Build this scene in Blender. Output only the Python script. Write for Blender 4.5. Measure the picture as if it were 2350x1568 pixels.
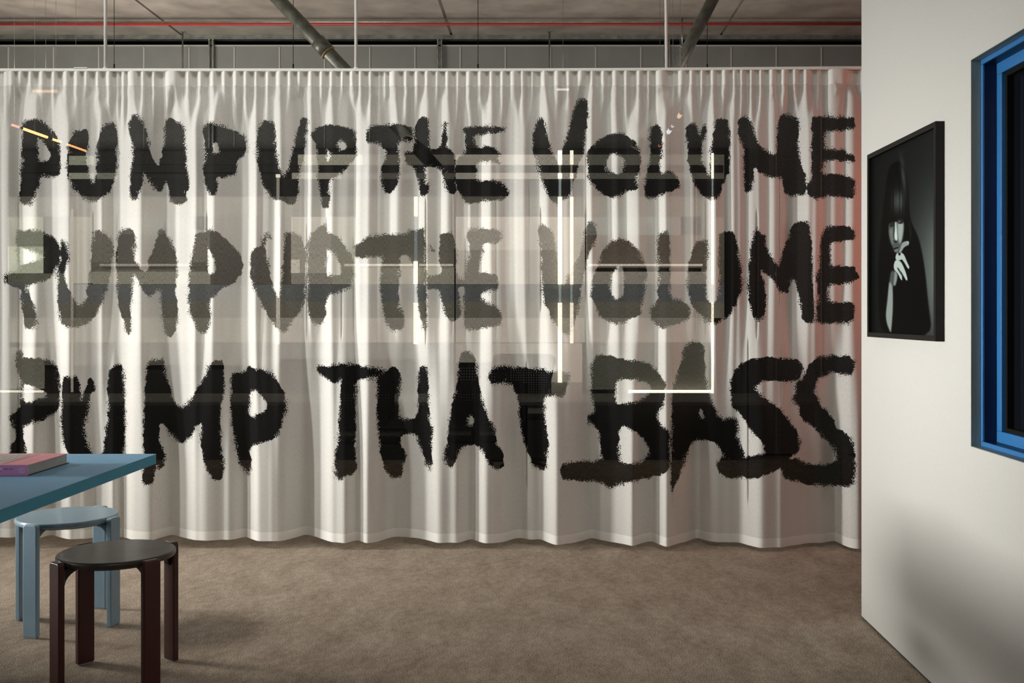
import bpy, bmesh, math, random
import numpy as np
from mathutils import Vector, Matrix

# ------------------------------------------------------------------ camera, world, lights, exposure
for o in list(bpy.data.objects):
    bpy.data.objects.remove(o)
SC = bpy.context.scene
COL = SC.collection
F = 2440.0            # focal length in pixels of the 2350 x 1568 frame
CX, CY = 1255.0, 722.0
CAMZ = 1.265

cam_d = bpy.data.cameras.new('camera')
cam = bpy.data.objects.new('camera', cam_d)
COL.objects.link(cam)
cam.location = (0, 0, CAMZ)
cam.rotation_euler = (math.pi / 2, 0, 0)
cam_d.sensor_width = 36.0
cam_d.lens = 36.0 * F / 2350.0
cam_d.shift_x = (1175.0 - CX) / 2350.0
cam_d.shift_y = -(784.0 - CY) / 2350.0
cam_d.clip_start = 0.05
SC.camera = cam

world = bpy.data.worlds.new('room_ambience')
SC.world = world
world.use_nodes = True
world.node_tree.nodes['Background'].inputs[0].default_value = (0.95, 0.97, 1.0, 1)
world.node_tree.nodes['Background'].inputs[1].default_value = 0.02

def area(name, loc, target, size, size_y, power, color, spread=math.pi):
    l = bpy.data.lights.new(name, 'AREA')
    l.shape = 'RECTANGLE'
    l.size, l.size_y = size, size_y
    l.energy = power
    l.color = color
    l.spread = spread
    o = bpy.data.objects.new(name, l)
    COL.objects.link(o)
    o.location = loc
    o.rotation_euler = (Vector(target) - Vector(loc)).to_track_quat('-Z', 'Y').to_euler()
    return o

area('side_beam', (-7.6, 3.75, 1.45), (1.3, 3.55, 1.2), 1.0, 0.8, 16, (1.0, 0.975, 0.92), math.radians(24))
area('side_strip', (-8.0, 3.6, 1.35), (1.7, 6.3, 1.3), 0.8, 2.4, 21, (1.0, 0.985, 0.95), math.radians(30))  # added strip light from the left, spread narrowed to spare the right wall
area('side_fill_far', (-6.5, 1.8, 1.5), (-0.6, 5.78, 1.35), 0.5, 2.4, 6, (1.0, 0.985, 0.95), math.radians(30))  # added side light for the middle folds, shaped to miss the wall
area('side_fill_near', (-6.5, 1.8, 1.5), (-2.9, 5.78, 1.35), 0.5, 2.4, 6.5, (1.0, 0.985, 0.95), math.radians(42))  # added side light for the folds at the left end
area('floor_key_left', (-5.4, 5.15, 2.9), (-1.4, 4.95, 0), 0.7, 0.7, 10.5, (1.0, 0.94, 0.86), math.radians(44))  # added helper light aimed at the floor by the curtain, no fitting modelled
area('soft_fill', (0.2, -2.2, 2.4), (-0.4, 5.8, 1.2), 1.6, 1.6, 29, (1.0, 0.99, 0.96))
area('overhead_wash', (-1.2, 4.5, 3.5), (-0.8, 5.9, 1.0), 4.6, 0.3, 17, (1.0, 0.98, 0.94), math.radians(120))  # added wash from above to brighten the curtain, not a known fitting
area('rear_room_light', (-3.6, 6.9, 2.3), (-3.2, 8.8, 3.7), 1.6, 0.8, 62, (1.0, 0.94, 0.87))
area('rear_room_light_middle', (0.5, 7.2, 2.4), (0.5, 9.0, 3.7), 3.0, 0.8, 15, (1.0, 0.96, 0.90))
area('red_side_light', (2.30, 5.15, 1.7), (1.0, 5.75, 1.6), 0.3, 1.2, 4.6, (1.0, 0.24, 0.16))  # red light from beyond the wall end, its source unseen
area('red_rear_light', (3.1, 7.8, 2.0), (1.6, 9.3, 3.2), 0.5, 0.8, 1.6, (1.0, 0.20, 0.12))

vs = SC.view_settings
SC.display_settings.display_device = 'sRGB'
vs.view_transform = 'Standard'
vs.look = 'None'
vs.exposure = 0.0
vs.gamma = 1.0
vs.use_curve_mapping = False
SC.cycles.max_bounces = 10
SC.cycles.transparent_max_bounces = 24
SC.cycles.sample_clamp_indirect = 4.0

def at(px, py, d):
    """the point of the room seen at picture position px, py at distance d in front of the lens plane"""
    return Vector(((px - CX) * d / F, d, CAMZ - (py - CY) * d / F))

# ------------------------------------------------------------------ helpers
def srgb(r, g, b):
    f = lambda c: (c / 255 / 12.92) if c / 255 <= 0.04045 else ((c / 255 + 0.055) / 1.055) ** 2.4
    return (f(r), f(g), f(b), 1)

def mat(name, color, rough=0.6, metal=0.0, noise=0.0, nscale=30, bump=0.0, bscale=200, stretch=(1, 1, 1), emit=None, estr=0, coat=0.0, spec=0.5):
    m = bpy.data.materials.new(name)
    m.use_nodes = True
    nt = m.node_tree
    b = nt.nodes['Principled BSDF']
    b.inputs['Roughness'].default_value = rough
    b.inputs['Metallic'].default_value = metal
    b.inputs['Coat Weight'].default_value = coat
    b.inputs['Specular IOR Level'].default_value = spec
    tc = nt.nodes.new('ShaderNodeTexCoord')
    mp = nt.nodes.new('ShaderNodeMapping')
    mp.inputs['Scale'].default_value = stretch
    nt.links.new(tc.outputs['Object'], mp.inputs['Vector'])
    n = nt.nodes.new('ShaderNodeTexNoise')
    n.inputs['Scale'].default_value = nscale
    n.inputs['Detail'].default_value = 5
    nt.links.new(mp.outputs[0], n.inputs['Vector'])
    r = nt.nodes.new('ShaderNodeMapRange')
    r.inputs['From Min'].default_value = 0.3
    r.inputs['From Max'].default_value = 0.7
    r.inputs['To Min'].default_value = 1 - noise
    r.inputs['To Max'].default_value = 1 + noise
    nt.links.new(n.outputs['Fac'], r.inputs['Value'])
    mx = nt.nodes.new('ShaderNodeVectorMath')
    mx.operation = 'SCALE'
    mx.inputs[0].default_value = color[:3]
    nt.links.new(r.outputs[0], mx.inputs['Scale'])
    nt.links.new(mx.outputs[0], b.inputs['Base Color'])
    if bump:
        n2 = nt.nodes.new('ShaderNodeTexNoise')
        n2.inputs['Scale'].default_value = bscale
        n2.inputs['Detail'].default_value = 3
        nt.links.new(mp.outputs[0], n2.inputs['Vector'])
        bp = nt.nodes.new('ShaderNodeBump')
        bp.inputs['Strength'].default_value = bump
        bp.inputs['Distance'].default_value = 0.002
        nt.links.new(n2.outputs['Fac'], bp.inputs['Height'])
        nt.links.new(bp.outputs[0], b.inputs['Normal'])
    if emit is not None:
        b.inputs['Emission Color'].default_value = (*emit[:3], 1)
        b.inputs['Emission Strength'].default_value = estr
    return m

def add_box(bm, lo, hi):
    x0, y0, z0 = lo
    x1, y1, z1 = hi
    v = [bm.verts.new(p) for p in ((x0, y0, z0), (x1, y0, z0), (x1, y1, z0), (x0, y1, z0), (x0, y0, z1), (x1, y0, z1), (x1, y1, z1), (x0, y1, z1))]
    fs = []
    for q in ((0, 3, 2, 1), (4, 5, 6, 7), (0, 1, 5, 4), (1, 2, 6, 5), (2, 3, 7, 6), (3, 0, 4, 7)):
        fs.append(bm.faces.new([v[i] for i in q]))
    return v, fs

def add_tube(bm, a, b, r, seg=16, r2=None):
    a, b = Vector(a), Vector(b)
    d = (b - a)
    q = d.to_track_quat('Z', 'Y')
    r2 = r if r2 is None else r2
    ra, rb = [], []
    for i in range(seg):
        t = 2 * math.pi * i / seg
        ra.append(bm.verts.new(a + q @ Vector((r * math.cos(t), r * math.sin(t), 0))))
        rb.append(bm.verts.new(b + q @ Vector((r2 * math.cos(t), r2 * math.sin(t), 0))))
    for i in range(seg):
        j = (i + 1) % seg
        f = bm.faces.new((ra[i], ra[j], rb[j], rb[i]))
        f.smooth = True
    bm.faces.new(ra[::-1])
    bm.faces.new(rb)

def lathe(bm, prof, seg=64, center=(0, 0, 0)):
    rings = []
    cx, cy, cz = center
    for r, z in prof:
        rings.append([bm.verts.new((cx + r * math.cos(2 * math.pi * i / seg), cy + r * math.sin(2 * math.pi * i / seg), cz + z)) for i in range(seg)])
    for k in range(len(rings) - 1):
        for i in range(seg):
            j = (i + 1) % seg
            f = bm.faces.new((rings[k][i], rings[k][j], rings[k + 1][j], rings[k + 1][i]))
            f.smooth = True
    bm.faces.new(rings[0][::-1])
    bm.faces.new(rings[-1])

def add_prism(bm, pts, thick, tf=lambda p: p):
    """pts: 2D outline in (x,z), extruded along y from -thick/2 to thick/2"""
    a = [bm.verts.new(tf(Vector((x, -thick / 2, z)))) for x, z in pts]
    b = [bm.verts.new(tf(Vector((x, thick / 2, z)))) for x, z in pts]
    bm.faces.new(a)
    bm.faces.new(b[::-1])
    n = len(pts)
    for i in range(n):
        j = (i + 1) % n
        bm.faces.new((a[j], a[i], b[i], b[j]))

def obj(name, bm, m, parent=None, bevel=0, seg=2, loc=None):
    me = bpy.data.meshes.new(name)
    bmesh.ops.recalc_face_normals(bm, faces=bm.faces)
    bm.to_mesh(me)
    bm.free()
    if m is not None:
        me.materials.append(m)
    o = bpy.data.objects.new(name, me)
    COL.objects.link(o)
    if loc is not None:
        o.location = loc
    if bevel:
        md = o.modifiers.new('bevel', 'BEVEL')
        md.width = bevel
        md.segments = seg
        md.limit_method = 'ANGLE'
    if parent is not None:
        o.parent = parent
    return o

def boxobj(name, lo, hi, m, parent=None, bevel=0):
    bm = bmesh.new()
    add_box(bm, lo, hi)
    return obj(name, bm, m, parent, bevel)

def tag(o, label, cat, group=None):
    o['label'] = label
    o['category'] = cat
    if group:
        o['group'] = group
    return o

def struct(o):
    o['kind'] = 'structure'
    return o

def thing(name, label, cat, loc=(0, 0, 0), rz=0, group=None):
    o = bpy.data.objects.new(name, None)
    o.empty_display_size = 0.1
    COL.objects.link(o)
    o.location = loc
    o.rotation_euler = (0, 0, rz)
    return tag(o, label, cat, group)

def quad_at(bm, x0, y0, x1, y1, d, thick):
    """upright slab facing the room: corners given on the facing plane at distance d"""
    a, b = at(x0, y1, d), at(x1, y0, d)
    add_box(bm, (a.x, d, a.z), (b.x, d + thick, b.z))

# ------------------------------------------------------------------ materials
def carpet_material():
    m = bpy.data.materials.new('carpet')
    m.use_nodes = True
    nt = m.node_tree
    b = nt.nodes['Principled BSDF']
    b.inputs['Roughness'].default_value = 0.95
    b.inputs['Specular IOR Level'].default_value = 0.15
    tc = nt.nodes.new('ShaderNodeTexCoord')
    def noise(scale, detail=3, stretch=None, rot=0):
        n = nt.nodes.new('ShaderNodeTexNoise')
        n.inputs['Scale'].default_value = scale
        n.inputs['Detail'].default_value = detail
        if stretch:
            mp = nt.nodes.new('ShaderNodeMapping')
            mp.inputs['Scale'].default_value = stretch
            mp.inputs['Rotation'].default_value = (0, 0, rot)
            nt.links.new(tc.outputs['Object'], mp.inputs[0])
            nt.links.new(mp.outputs[0], n.inputs['Vector'])
        else:
            nt.links.new(tc.outputs['Object'], n.inputs['Vector'])
        return n
    big = noise(9, 3, (1.0, 0.45, 1), 0.6)
    mid = noise(34, 3, (1, 0.6, 1), -0.5)
    fine = noise(230, 3)
    r1 = nt.nodes.new('ShaderNodeValToRGB')
    r1.color_ramp.elements[0].position = 0.30
    r1.color_ramp.elements[0].color = (0.235, 0.182, 0.138, 1)
    r1.color_ramp.elements[1].position = 0.66
    r1.color_ramp.elements[1].color = (0.40, 0.338, 0.268, 1)
    add = nt.nodes.new('ShaderNodeMath')
    add.operation = 'MULTIPLY_ADD'
    add.inputs[1].default_value = 0.5
    nt.links.new(mid.outputs['Fac'], add.inputs[0])
    hb = nt.nodes.new('ShaderNodeMath')
    hb.operation = 'MULTIPLY'
    hb.inputs[1].default_value = 0.5
    nt.links.new(big.outputs['Fac'], hb.inputs[0])
    nt.links.new(hb.outputs[0], add.inputs[2])
    nt.links.new(add.outputs[0], r1.inputs[0])
    mr = nt.nodes.new('ShaderNodeMapRange')
    mr.inputs['From Min'].default_value = 0.32
    mr.inputs['From Max'].default_value = 0.68
    mr.inputs['To Min'].default_value = 0.28
    mr.inputs['To Max'].default_value = 1.80
    nt.links.new(fine.outputs['Fac'], mr.inputs['Value'])
    sc = nt.nodes.new('ShaderNodeVectorMath')
    sc.operation = 'SCALE'
    nt.links.new(r1.outputs[0], sc.inputs[0])
    nt.links.new(mr.outputs[0], sc.inputs['Scale'])
    nt.links.new(sc.outputs[0], b.inputs['Base Color'])
    bp = nt.nodes.new('ShaderNodeBump')
    bp.inputs['Strength'].default_value = 0.7
    bp.inputs['Distance'].default_value = 0.003
    nt.links.new(fine.outputs['Fac'], bp.inputs['Height'])
    nt.links.new(bp.outputs[0], b.inputs['Normal'])
    return m

M = {}
M['carpet'] = carpet_material()
M['concrete'] = mat('concrete', (0.375, 0.335, 0.29), 0.9, noise=0.28, nscale=3.2, bump=0.5, bscale=60)
M['panel'] = mat('grey_panel', (0.215, 0.222, 0.205), 0.5, noise=0.08, nscale=4)
M['panel_rib'] = mat('pale_rib', (0.45, 0.45, 0.41), 0.45)
M['steel'] = mat('galvanised_steel', (0.36, 0.38, 0.35), 0.38, metal=0.85, noise=0.3, nscale=14, bump=0.2)
M['pipe'] = mat('galvanised_pipe', (0.16, 0.165, 0.14), 0.42, metal=0.55, noise=0.35, nscale=20, bump=0.3, bscale=80)
M['rust'] = mat('rusty_joint', (0.30, 0.20, 0.09), 0.6, metal=0.3, noise=0.3)
M['black'] = mat('black_gap', (0.010, 0.010, 0.010), 0.9, spec=0.1)
M['red'] = mat('red_paint', (0.42, 0.03, 0.025), 0.5, noise=0.1)
M['white_metal'] = mat('white_powder_coat', (0.78, 0.77, 0.72), 0.45, noise=0.03)
M['wall'] = mat('woven_wall_covering', (0.64, 0.64, 0.615), 0.85, noise=0.03, nscale=260, stretch=(1, 1, 0.25), bump=0.35, bscale=500)
M['lining'] = mat('brushed_steel_lining', (0.34, 0.38, 0.33), 0.45, metal=0.5, noise=0.1, nscale=60, stretch=(1, 1, 0.1))
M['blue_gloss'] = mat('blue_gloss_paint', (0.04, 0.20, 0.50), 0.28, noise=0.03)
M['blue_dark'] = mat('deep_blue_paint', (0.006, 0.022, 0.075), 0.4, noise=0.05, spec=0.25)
M['glass_dark'] = mat('dark_glass', (0.006, 0.007, 0.010), 0.06, spec=0.4)
M['frame_black'] = mat('black_wood', (0.010, 0.009, 0.0075), 0.5, noise=0.15, nscale=60, spec=0.2)
M['table_blue'] = mat('blue_laminate', (0.25, 0.50, 0.74), 0.5, noise=0.03, nscale=8, spec=0.12)
M['table_edge'] = mat('teal_edge_banding', (0.09, 0.38, 0.56), 0.6, noise=0.03, spec=0.12)
M['stool_blue'] = mat('blue_lacquer', (0.24, 0.36, 0.45), 0.33, noise=0.04, nscale=20, coat=0.2)
M['stool_dark_seat'] = mat('dark_stained_wood', (0.058, 0.045, 0.036), 0.38, noise=0.22, nscale=22, stretch=(0.35, 1.6, 1), coat=0.1)
M['stool_dark_leg'] = mat('umber_lacquer', (0.060, 0.014, 0.012), 0.36, noise=0.1, nscale=20, coat=0.2)
M['stool_dark_bracket'] = mat('umber_bracket', (0.02, 0.010, 0.010), 0.3)
M['stool_blue_bracket'] = mat('blue_bracket', (0.07, 0.11, 0.135), 0.4)
M['foot'] = mat('felt_pad', (0.35, 0.33, 0.30), 0.9)
M['pink'] = mat('pink_cover', (0.93, 0.36, 0.42), 0.5, noise=0.04)
M['pink_spine'] = mat('mauve_spine', (0.85, 0.36, 0.68), 0.5, noise=0.04)
M['paper'] = mat('page_edges', (0.50, 0.51, 0.46), 0.9, noise=0.22, nscale=120, stretch=(0.05, 0.05, 6))
M['print_white'] = mat('white_print', (0.72, 0.66, 0.62), 0.5)
M['print_red'] = mat('dark_red_print', (0.16, 0.02, 0.05), 0.5)
M['print_pale'] = mat('pale_pink_print', (0.95, 0.72, 0.88), 0.5)
M['ink_black'] = mat('black_print', (0.008, 0.006, 0.008), 0.5)
M['chair'] = mat('black_chair_plastic', (0.018, 0.018, 0.017), 0.5)
M['desk'] = mat('pale_desk', (0.22, 0.22, 0.19), 0.5)
M['backing'] = mat('dark_backing', (0.05, 0.05, 0.042), 0.6)
M['beam'] = mat('dark_beam', (0.03, 0.03, 0.027), 0.6)

# ------------------------------------------------------------------ floor, ceiling, rear wall
bm = bmesh.new()
add_box(bm, (-9, -3, -0.05), (7, 10.2, 0))
struct(obj('floor', bm, M['carpet']))

RZ = 9.5
HZ = 3.753
ceil = boxobj('ceiling', (-9, -3, HZ + 0.02), (7, 10.2, HZ + 0.2), M['concrete'])
struct(ceil)
for k in range(-3, 3):
    x0 = -0.85 + 2.4 * k
    boxobj('slab', (x0 + 0.012, 5.0, HZ), (x0 + 2.4 - 0.012, 10.1, HZ + 0.02), M['concrete'], ceil)

struct(boxobj('wall_left', (-9.1, -3, 0), (-9, 10.2, HZ), M['wall']))
rear = boxobj('wall_rear', (-9, RZ + 0.14, 0), (7, RZ + 0.22, HZ), M['black'])
struct(rear)
# panels, about 0.40 m wide, with pale ribs between them
xs = [20, 122, 227, 330, 433]
step = 103.6
px = 20 - step * 11
seam_px = []
while px < 2500:
    seam_px.append(px)
    px += step
for i in range(len(seam_px) - 1):
    a = (seam_px[i] - CX) * RZ / F
    b = (seam_px[i + 1] - CX) * RZ / F
    boxobj('panel', (a + 0.006, RZ, 0.02), (b - 0.006, RZ + 0.05, 3.66), M['panel'], rear)
    bm = bmesh.new()
    add_box(bm, (a - 0.006, RZ - 0.008, 0.02), (a + 0.006, RZ + 0.02, 3.655))
    obj('rib', bm, M['panel_rib'], rear)
bm = bmesh.new()
add_box(bm, (-9, RZ - 0.012, 3.66), (5.5, RZ + 0.05, 3.672))
obj('top_rail', bm, M['panel_rib'], rear)
bm = bmesh.new()
add_box(bm, (-9, RZ - 0.05, HZ - 0.032), (5.5, RZ + 0.05, HZ - 0.001))
obj('ceiling_track', bm, M['steel'], rear)
bm = bmesh.new()
add_box(bm, (-9, RZ - 0.06, HZ - 0.042), (5.5, RZ - 0.045, HZ - 0.034))
obj('track_lip', bm, M['steel'], rear)
for px in (488, 1010, 1530):
    x = (px - CX) * RZ / F
    bm = bmesh.new()
    add_box(bm, (x - 0.022, RZ - 0.05, 0), (x - 0.012, RZ, HZ - 0.04))
    add_box(bm, (x - 0.012, RZ - 0.012, 0), (x + 0.012, RZ, HZ - 0.04))
    add_box(bm, (x + 0.012, RZ - 0.05, 0), (x + 0.022, RZ, HZ - 0.04))
    obj('post', bm, M['steel'], rear)

# ------------------------------------------------------------------ partition wall on the right with the blue window
WX = 1.308
W_FAR = 4.42
wd0, wd1, wz0, wz1 = 1.95, 3.277, 0.858, 2.050
bm = bmesh.new()
TH = 0.30
add_box(bm, (WX, -2.5, 0.012), (WX + TH, wd0, HZ))
add_box(bm, (WX, wd1, 0.012), (WX + TH, W_FAR, HZ))
add_box(bm, (WX, wd0, 0.012), (WX + TH, wd1, wz0))
add_box(bm, (WX, wd0, wz1), (WX + TH, wd1, HZ))
struct(obj('wall_right', bm, M['wall']))
struct(boxobj('shadow_gap_right', (WX + 0.012, -2.4, 0), (WX + TH - 0.012, W_FAR - 0.10, 0.0125), M['black']))  # black strip stands for the shade in the gap under the wall

win = bpy.data.objects.new('window_1', None)
COL.objects.link(win)
win.location = (WX, (wd0 + wd1) / 2, wz0)
struct(win)
INV = Matrix.Translation((-WX, -(wd0 + wd1) / 2, -wz0))

def ring(bm, x0, x1, outer, inner):
    """frame ring between two rectangles (y0,y1,z0,z1) with thickness x0..x1"""
    oy0, oy1, oz0, oz1 = outer
    iy0, iy1, iz0, iz1 = inner
    add_box(bm, (x0, oy0, oz0), (x1, oy1, iz0))
    add_box(bm, (x0, oy0, iz1), (x1, oy1, oz1))
    add_box(bm, (x0, oy0, iz0), (x1, iy0, iz1))
    add_box(bm, (x0, iy1, iz0), (x1, oy1, iz1))

def shrink(r, t):
    return (r[0] + t, r[1] - t, r[2] + t, r[3] - t)

R0 = (wd0, wd1, wz0, wz1)
def winpart(name, x0, x1, outer, inner, m, bevel=0):
    bm = bmesh.new()
    ring(bm, x0, x1, outer, inner)
    bmesh.ops.transform(bm, matrix=INV, verts=bm.verts)
    return obj(name, bm, m, win, bevel)
winpart('lining', WX - 0.001, 1.336, R0, shrink(R0, 0.002), M['lining'])
R1 = shrink(R0, 0.002)
winpart('outer_lip', 1.336, 1.344, R1, shrink(R1, 0.015), M['blue_gloss'], 0.002)
R2 = shrink(R1, 0.015)
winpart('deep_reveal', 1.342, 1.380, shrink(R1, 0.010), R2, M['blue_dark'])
R3 = shrink(R2, 0.034)
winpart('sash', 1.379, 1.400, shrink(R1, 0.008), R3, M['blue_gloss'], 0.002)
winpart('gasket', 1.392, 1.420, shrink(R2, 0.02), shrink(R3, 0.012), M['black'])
bm = bmesh.new()
add_box(bm, (1.412, R3[0] - 0.01, R3[2] - 0.01), (1.420, R3[1] + 0.01, R3[3] + 0.01))
bmesh.ops.transform(bm, matrix=INV, verts=bm.verts)
obj('pane', bm, M['glass_dark'], win)

# ------------------------------------------------------------------ brush lettering painted on the curtain
# every entry: (x origin, y origin, scale, outline, holes) of one painted letter
LET = []
def L(ox, oy, s, outer, *holes):
    LET.append((ox, oy, s, outer, holes))
A1 = (0, 220, 5.0)
B1 = (400, 220, 5.0)
C1 = (800, 220, 5.0)
D1 = (1200, 220, 5.0)
E1 = (1530, 220, 5.0)
L(*A1, [(225,375),(290,285),(400,265),(500,290),(580,370),(650,450),(692,525),(697,880),(640,935),(560,930),(450,940),(455,1010),(410,1140),(370,1235),(340,1250),(230,1240),(222,1160),(245,800),(250,560),(260,420)],
  [(443,475),(500,540),(590,665),(575,710),(520,745),(440,755),(440,600)])
L(*A1, [(780,560),(830,440),(870,390),(930,400),(960,370),(1005,385),(1030,470),(1010,560),(1000,640),(985,740),(1020,880),(1080,1015),(1110,870),(1110,600),(1140,440),(1200,310),(1320,290),(1350,420),(1350,800),(1320,970),(1240,1120),(1150,1185),(1040,1230),(940,1160),(830,1040),(770,900),(755,760),(770,680),(810,640),(770,600)])
L(*A1, [(1465,330),(1520,220),(1590,225),(1660,330),(1700,500),(1720,620),(1790,800),(1825,800),(1860,640),(1890,500),(1885,280),(1960,250),(2090,320),(2120,420),(2130,600),(2140,780),(2170,1000),(2170,1080),(2140,1110),(2135,1240),(1960,1240),(1930,1080),(1905,975),(1870,1060),(1830,1110),(1760,1050),(1690,950),(1650,870),(1640,980),(1600,1100),(1580,1200),(1500,1190),(1490,1050),(1500,860),(1530,650),(1510,500),(1475,400)])
L(*B1, [(310,400),(360,310),(420,300),(560,350),(740,410),(820,480),(835,560),(820,640),(800,690),(740,730),(715,800),(720,880),(670,920),(580,940),(495,930),(500,1040),(480,1130),(440,1150),(380,1110),(335,980),(335,830),(350,650),(355,480)],
  [(445,550),(485,545),(520,640),(510,660),(450,665)])
L(*B1, [(945,420),(1010,290),(1060,270),(1140,310),(1165,420),(1170,640),(1200,780),(1240,915),(1300,860),(1350,650),(1400,440),(1450,290),(1470,240),(1520,250),(1530,330),(1500,640),(1450,850),(1430,1000),(1420,1150),(1370,1260),(1310,1250),(1215,1185),(1160,1205),(1050,1100),(990,960),(960,800),(945,600)])
L(*B1, [(1565,430),(1620,370),(1760,330),(1900,340),(2040,380),(2085,430),(2090,700),(2010,800),(1930,880),(1860,940),(1765,975),(1790,1150),(1780,1280),(1710,1290),(1675,1180),(1645,950),(1635,700),(1630,560),(1590,500)],
  [(1865,530),(1940,530),(1980,570),(1960,610),(1920,640),(1890,600)], [(1750,590),(1768,610),(1792,710),(1755,760)])
L(*C1, [(195,400),(300,335),(420,335),(530,318),(640,335),(740,360),(745,510),(640,520),(560,540),(585,700),(590,830),(570,1000),(530,1080),(470,1125),(400,1100),(370,980),(375,820),(430,690),(430,630),(350,550),(210,540),(195,480)])
L(*C1, [(750,400),(800,280),(850,235),(910,250),(930,400),(910,610),(1050,610),(1090,300),(1110,288),(1140,310),(1130,480),(1130,600),(1200,640),(1225,760),(1215,850),(1235,1000),(1230,1130),(1120,1100),(1090,950),(1050,820),(890,800),(890,1000),(940,1060),(885,1160),(820,1150),(800,1000),(760,820),(630,770),(650,650),(745,630),(755,500)])
L(*C1, [(1315,370),(1440,350),(1560,345),(1800,365),(1795,410),(1660,430),(1450,455),(1450,540),(1490,600),(1600,570),(1680,600),(1770,670),(1700,700),(1745,800),(1640,755),(1510,755),(1470,790),(1465,890),(1460,950),(1530,985),(1650,965),(1780,1000),(1850,1120),(1790,1180),(1650,1200),(1520,1220),(1340,1250),(1300,1150),(1220,1050),(1215,850),(1230,740),(1335,660),(1340,460)])
L(*D1, [(105,440),(140,350),(180,270),(220,240),(250,270),(265,400),(310,560),(360,700),(400,775),(435,780),(455,700),(450,640),(500,470),(540,340),(580,160),(640,40),(700,30),(755,90),(745,300),(715,480),(700,620),(690,680),(640,780),(610,920),(560,1060),(520,1180),(450,1190),(390,1250),(320,1200),(240,1040),(190,900),(150,740),(112,620)])
L(*D1, [(740,640),(800,560),(870,500),(960,450),(1090,425),(1210,450),(1290,530),(1340,620),(1360,750),(1345,870),(1290,950),(1340,1050),(1240,1090),(1160,1120),(1050,1180),(930,1150),(850,1070),(780,1000),(740,940),(740,800)],
  [(1030,665),(1090,665),(1140,720),(1170,790),(1140,870),(1080,910),(1020,880),(945,840),(960,760),(990,700)])
L(*D1, [(1450,370),(1530,320),(1580,360),(1600,460),(1600,660),(1580,740),(1565,870),(1600,890),(1670,860),(1760,900),(1810,1030),(1760,1080),(1640,1120),(1560,1135),(1500,1180),(1400,1160),(1390,1050),(1395,980),(1425,900),(1440,800),(1460,650),(1460,480)])
L(*E1, [(210,370),(240,340),(300,300),(350,350),(380,460),(400,380),(440,335),(465,360),(445,480),(400,610),(405,740),(480,930),(500,800),(505,620),(530,480),(550,280),(600,260),(710,265),(725,400),(725,650),(710,880),(650,1010),(620,1130),(550,1200),(470,1180),(350,1090),(300,950),(250,800),(235,600),(225,450)])
L(*E1, [(810,380),(830,270),(900,230),(975,290),(1000,400),(1040,520),(1100,600),(1200,670),(1255,680),(1265,480),(1270,300),(1310,215),(1400,200),(1500,250),(1530,350),(1510,500),(1520,650),(1550,800),(1590,930),(1600,1000),(1600,1140),(1480,1140),(1420,1170),(1360,1120),(1330,1020),(1320,940),(1220,940),(1070,890),(1000,800),(990,1000),(970,1090),(910,1110),(885,1040),(890,800),(880,600),(860,540),(820,480)])
L(*E1, [(1650,300),(1670,240),(1760,230),(1900,240),(2150,240),(2160,350),(2140,385),(1960,400),(1820,420),(1810,500),(1810,600),(1930,610),(2060,620),(2060,665),(2155,670),(2155,760),(2040,750),(1850,735),(1795,770),(1790,900),(1900,900),(2155,930),(2155,1180),(2000,1170),(1880,1150),(1720,1185),(1620,1150),(1600,1050),(1660,930),(1660,700),(1670,430)])
A2 = (0, 500, 5.0)
B2 = (400, 500, 5.0)
C2 = (800, 500, 5.0)
D2 = (1200, 500, 5.0)
E2 = (1530, 500, 5.0)
L(*A2, [(185,250),(200,140),(350,135),(500,160),(620,230),(690,310),(700,500),(660,580),(600,640),(570,700),(460,740),(300,780),(330,860),(400,1010),(430,1200),(400,1270),(290,1280),(265,1160),(240,950),(230,810),(130,790),(60,740),(45,680),(95,630),(215,610),(205,420),(180,330)],
  [(240,330),(330,370),(450,400),(510,455),(400,500),(270,540),(235,540),(232,420)])
L(*A2, [(690,300),(710,245),(760,290),(800,380),(790,480),(750,580),(745,720),(800,820),(850,950),(920,1000),(990,940),(1005,780),(1030,560),(1055,300),(1075,170),(1140,130),(1200,180),(1250,240),(1310,300),(1300,480),(1260,650),(1240,800),(1180,950),(1100,1120),(1030,1210),(870,1270),(760,1260),(700,1200),(665,1040),(660,700),(655,580),(690,500)])
L(*A2, [(1335,260),(1390,130),(1480,120),(1540,170),(1560,240),(1540,440),(1600,560),(1660,660),(1700,560),(1720,440),(1780,320),(1820,150),(1890,140),(1940,240),(2030,400),(2035,620),(2010,830),(2050,1060),(2030,1250),(1990,1340),(1940,1370),(1890,1300),(1850,1130),(1840,830),(1760,860),(1700,910),(1640,830),(1600,740),(1530,650),(1520,880),(1500,1090),(1510,1250),(1490,1350),(1450,1350),(1430,1220),(1370,1060),(1340,900),(1335,600)])
L(*B2, [(165,700),(190,440),(235,280),(235,180),(330,170),(420,130),(500,160),(600,250),(700,350),(760,430),(795,520),(780,620),(720,710),(650,770),(540,815),(480,890),(410,940),(410,1050),(430,1130),(400,1270),(350,1340),(270,1290),(190,1130),(160,960)],
  [(385,330),(430,400),(465,520),(480,620),(400,655),(385,600)])
L(*B2, [(870,400),(930,335),(980,335),(1010,220),(1060,170),(1105,190),(1125,235),(1100,240),(1070,210),(1040,330),(1045,400),(1075,470),(1090,590),(1120,760),(1190,920),(1215,880),(1230,700),(1255,480),(1270,160),(1350,170),(1430,190),(1490,290),(1510,520),(1515,780),(1500,950),(1440,1090),(1350,1180),(1300,1290),(1240,1320),(1170,1260),(1120,1200),(1050,1080),(960,900),(880,740),(865,600)])
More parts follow.
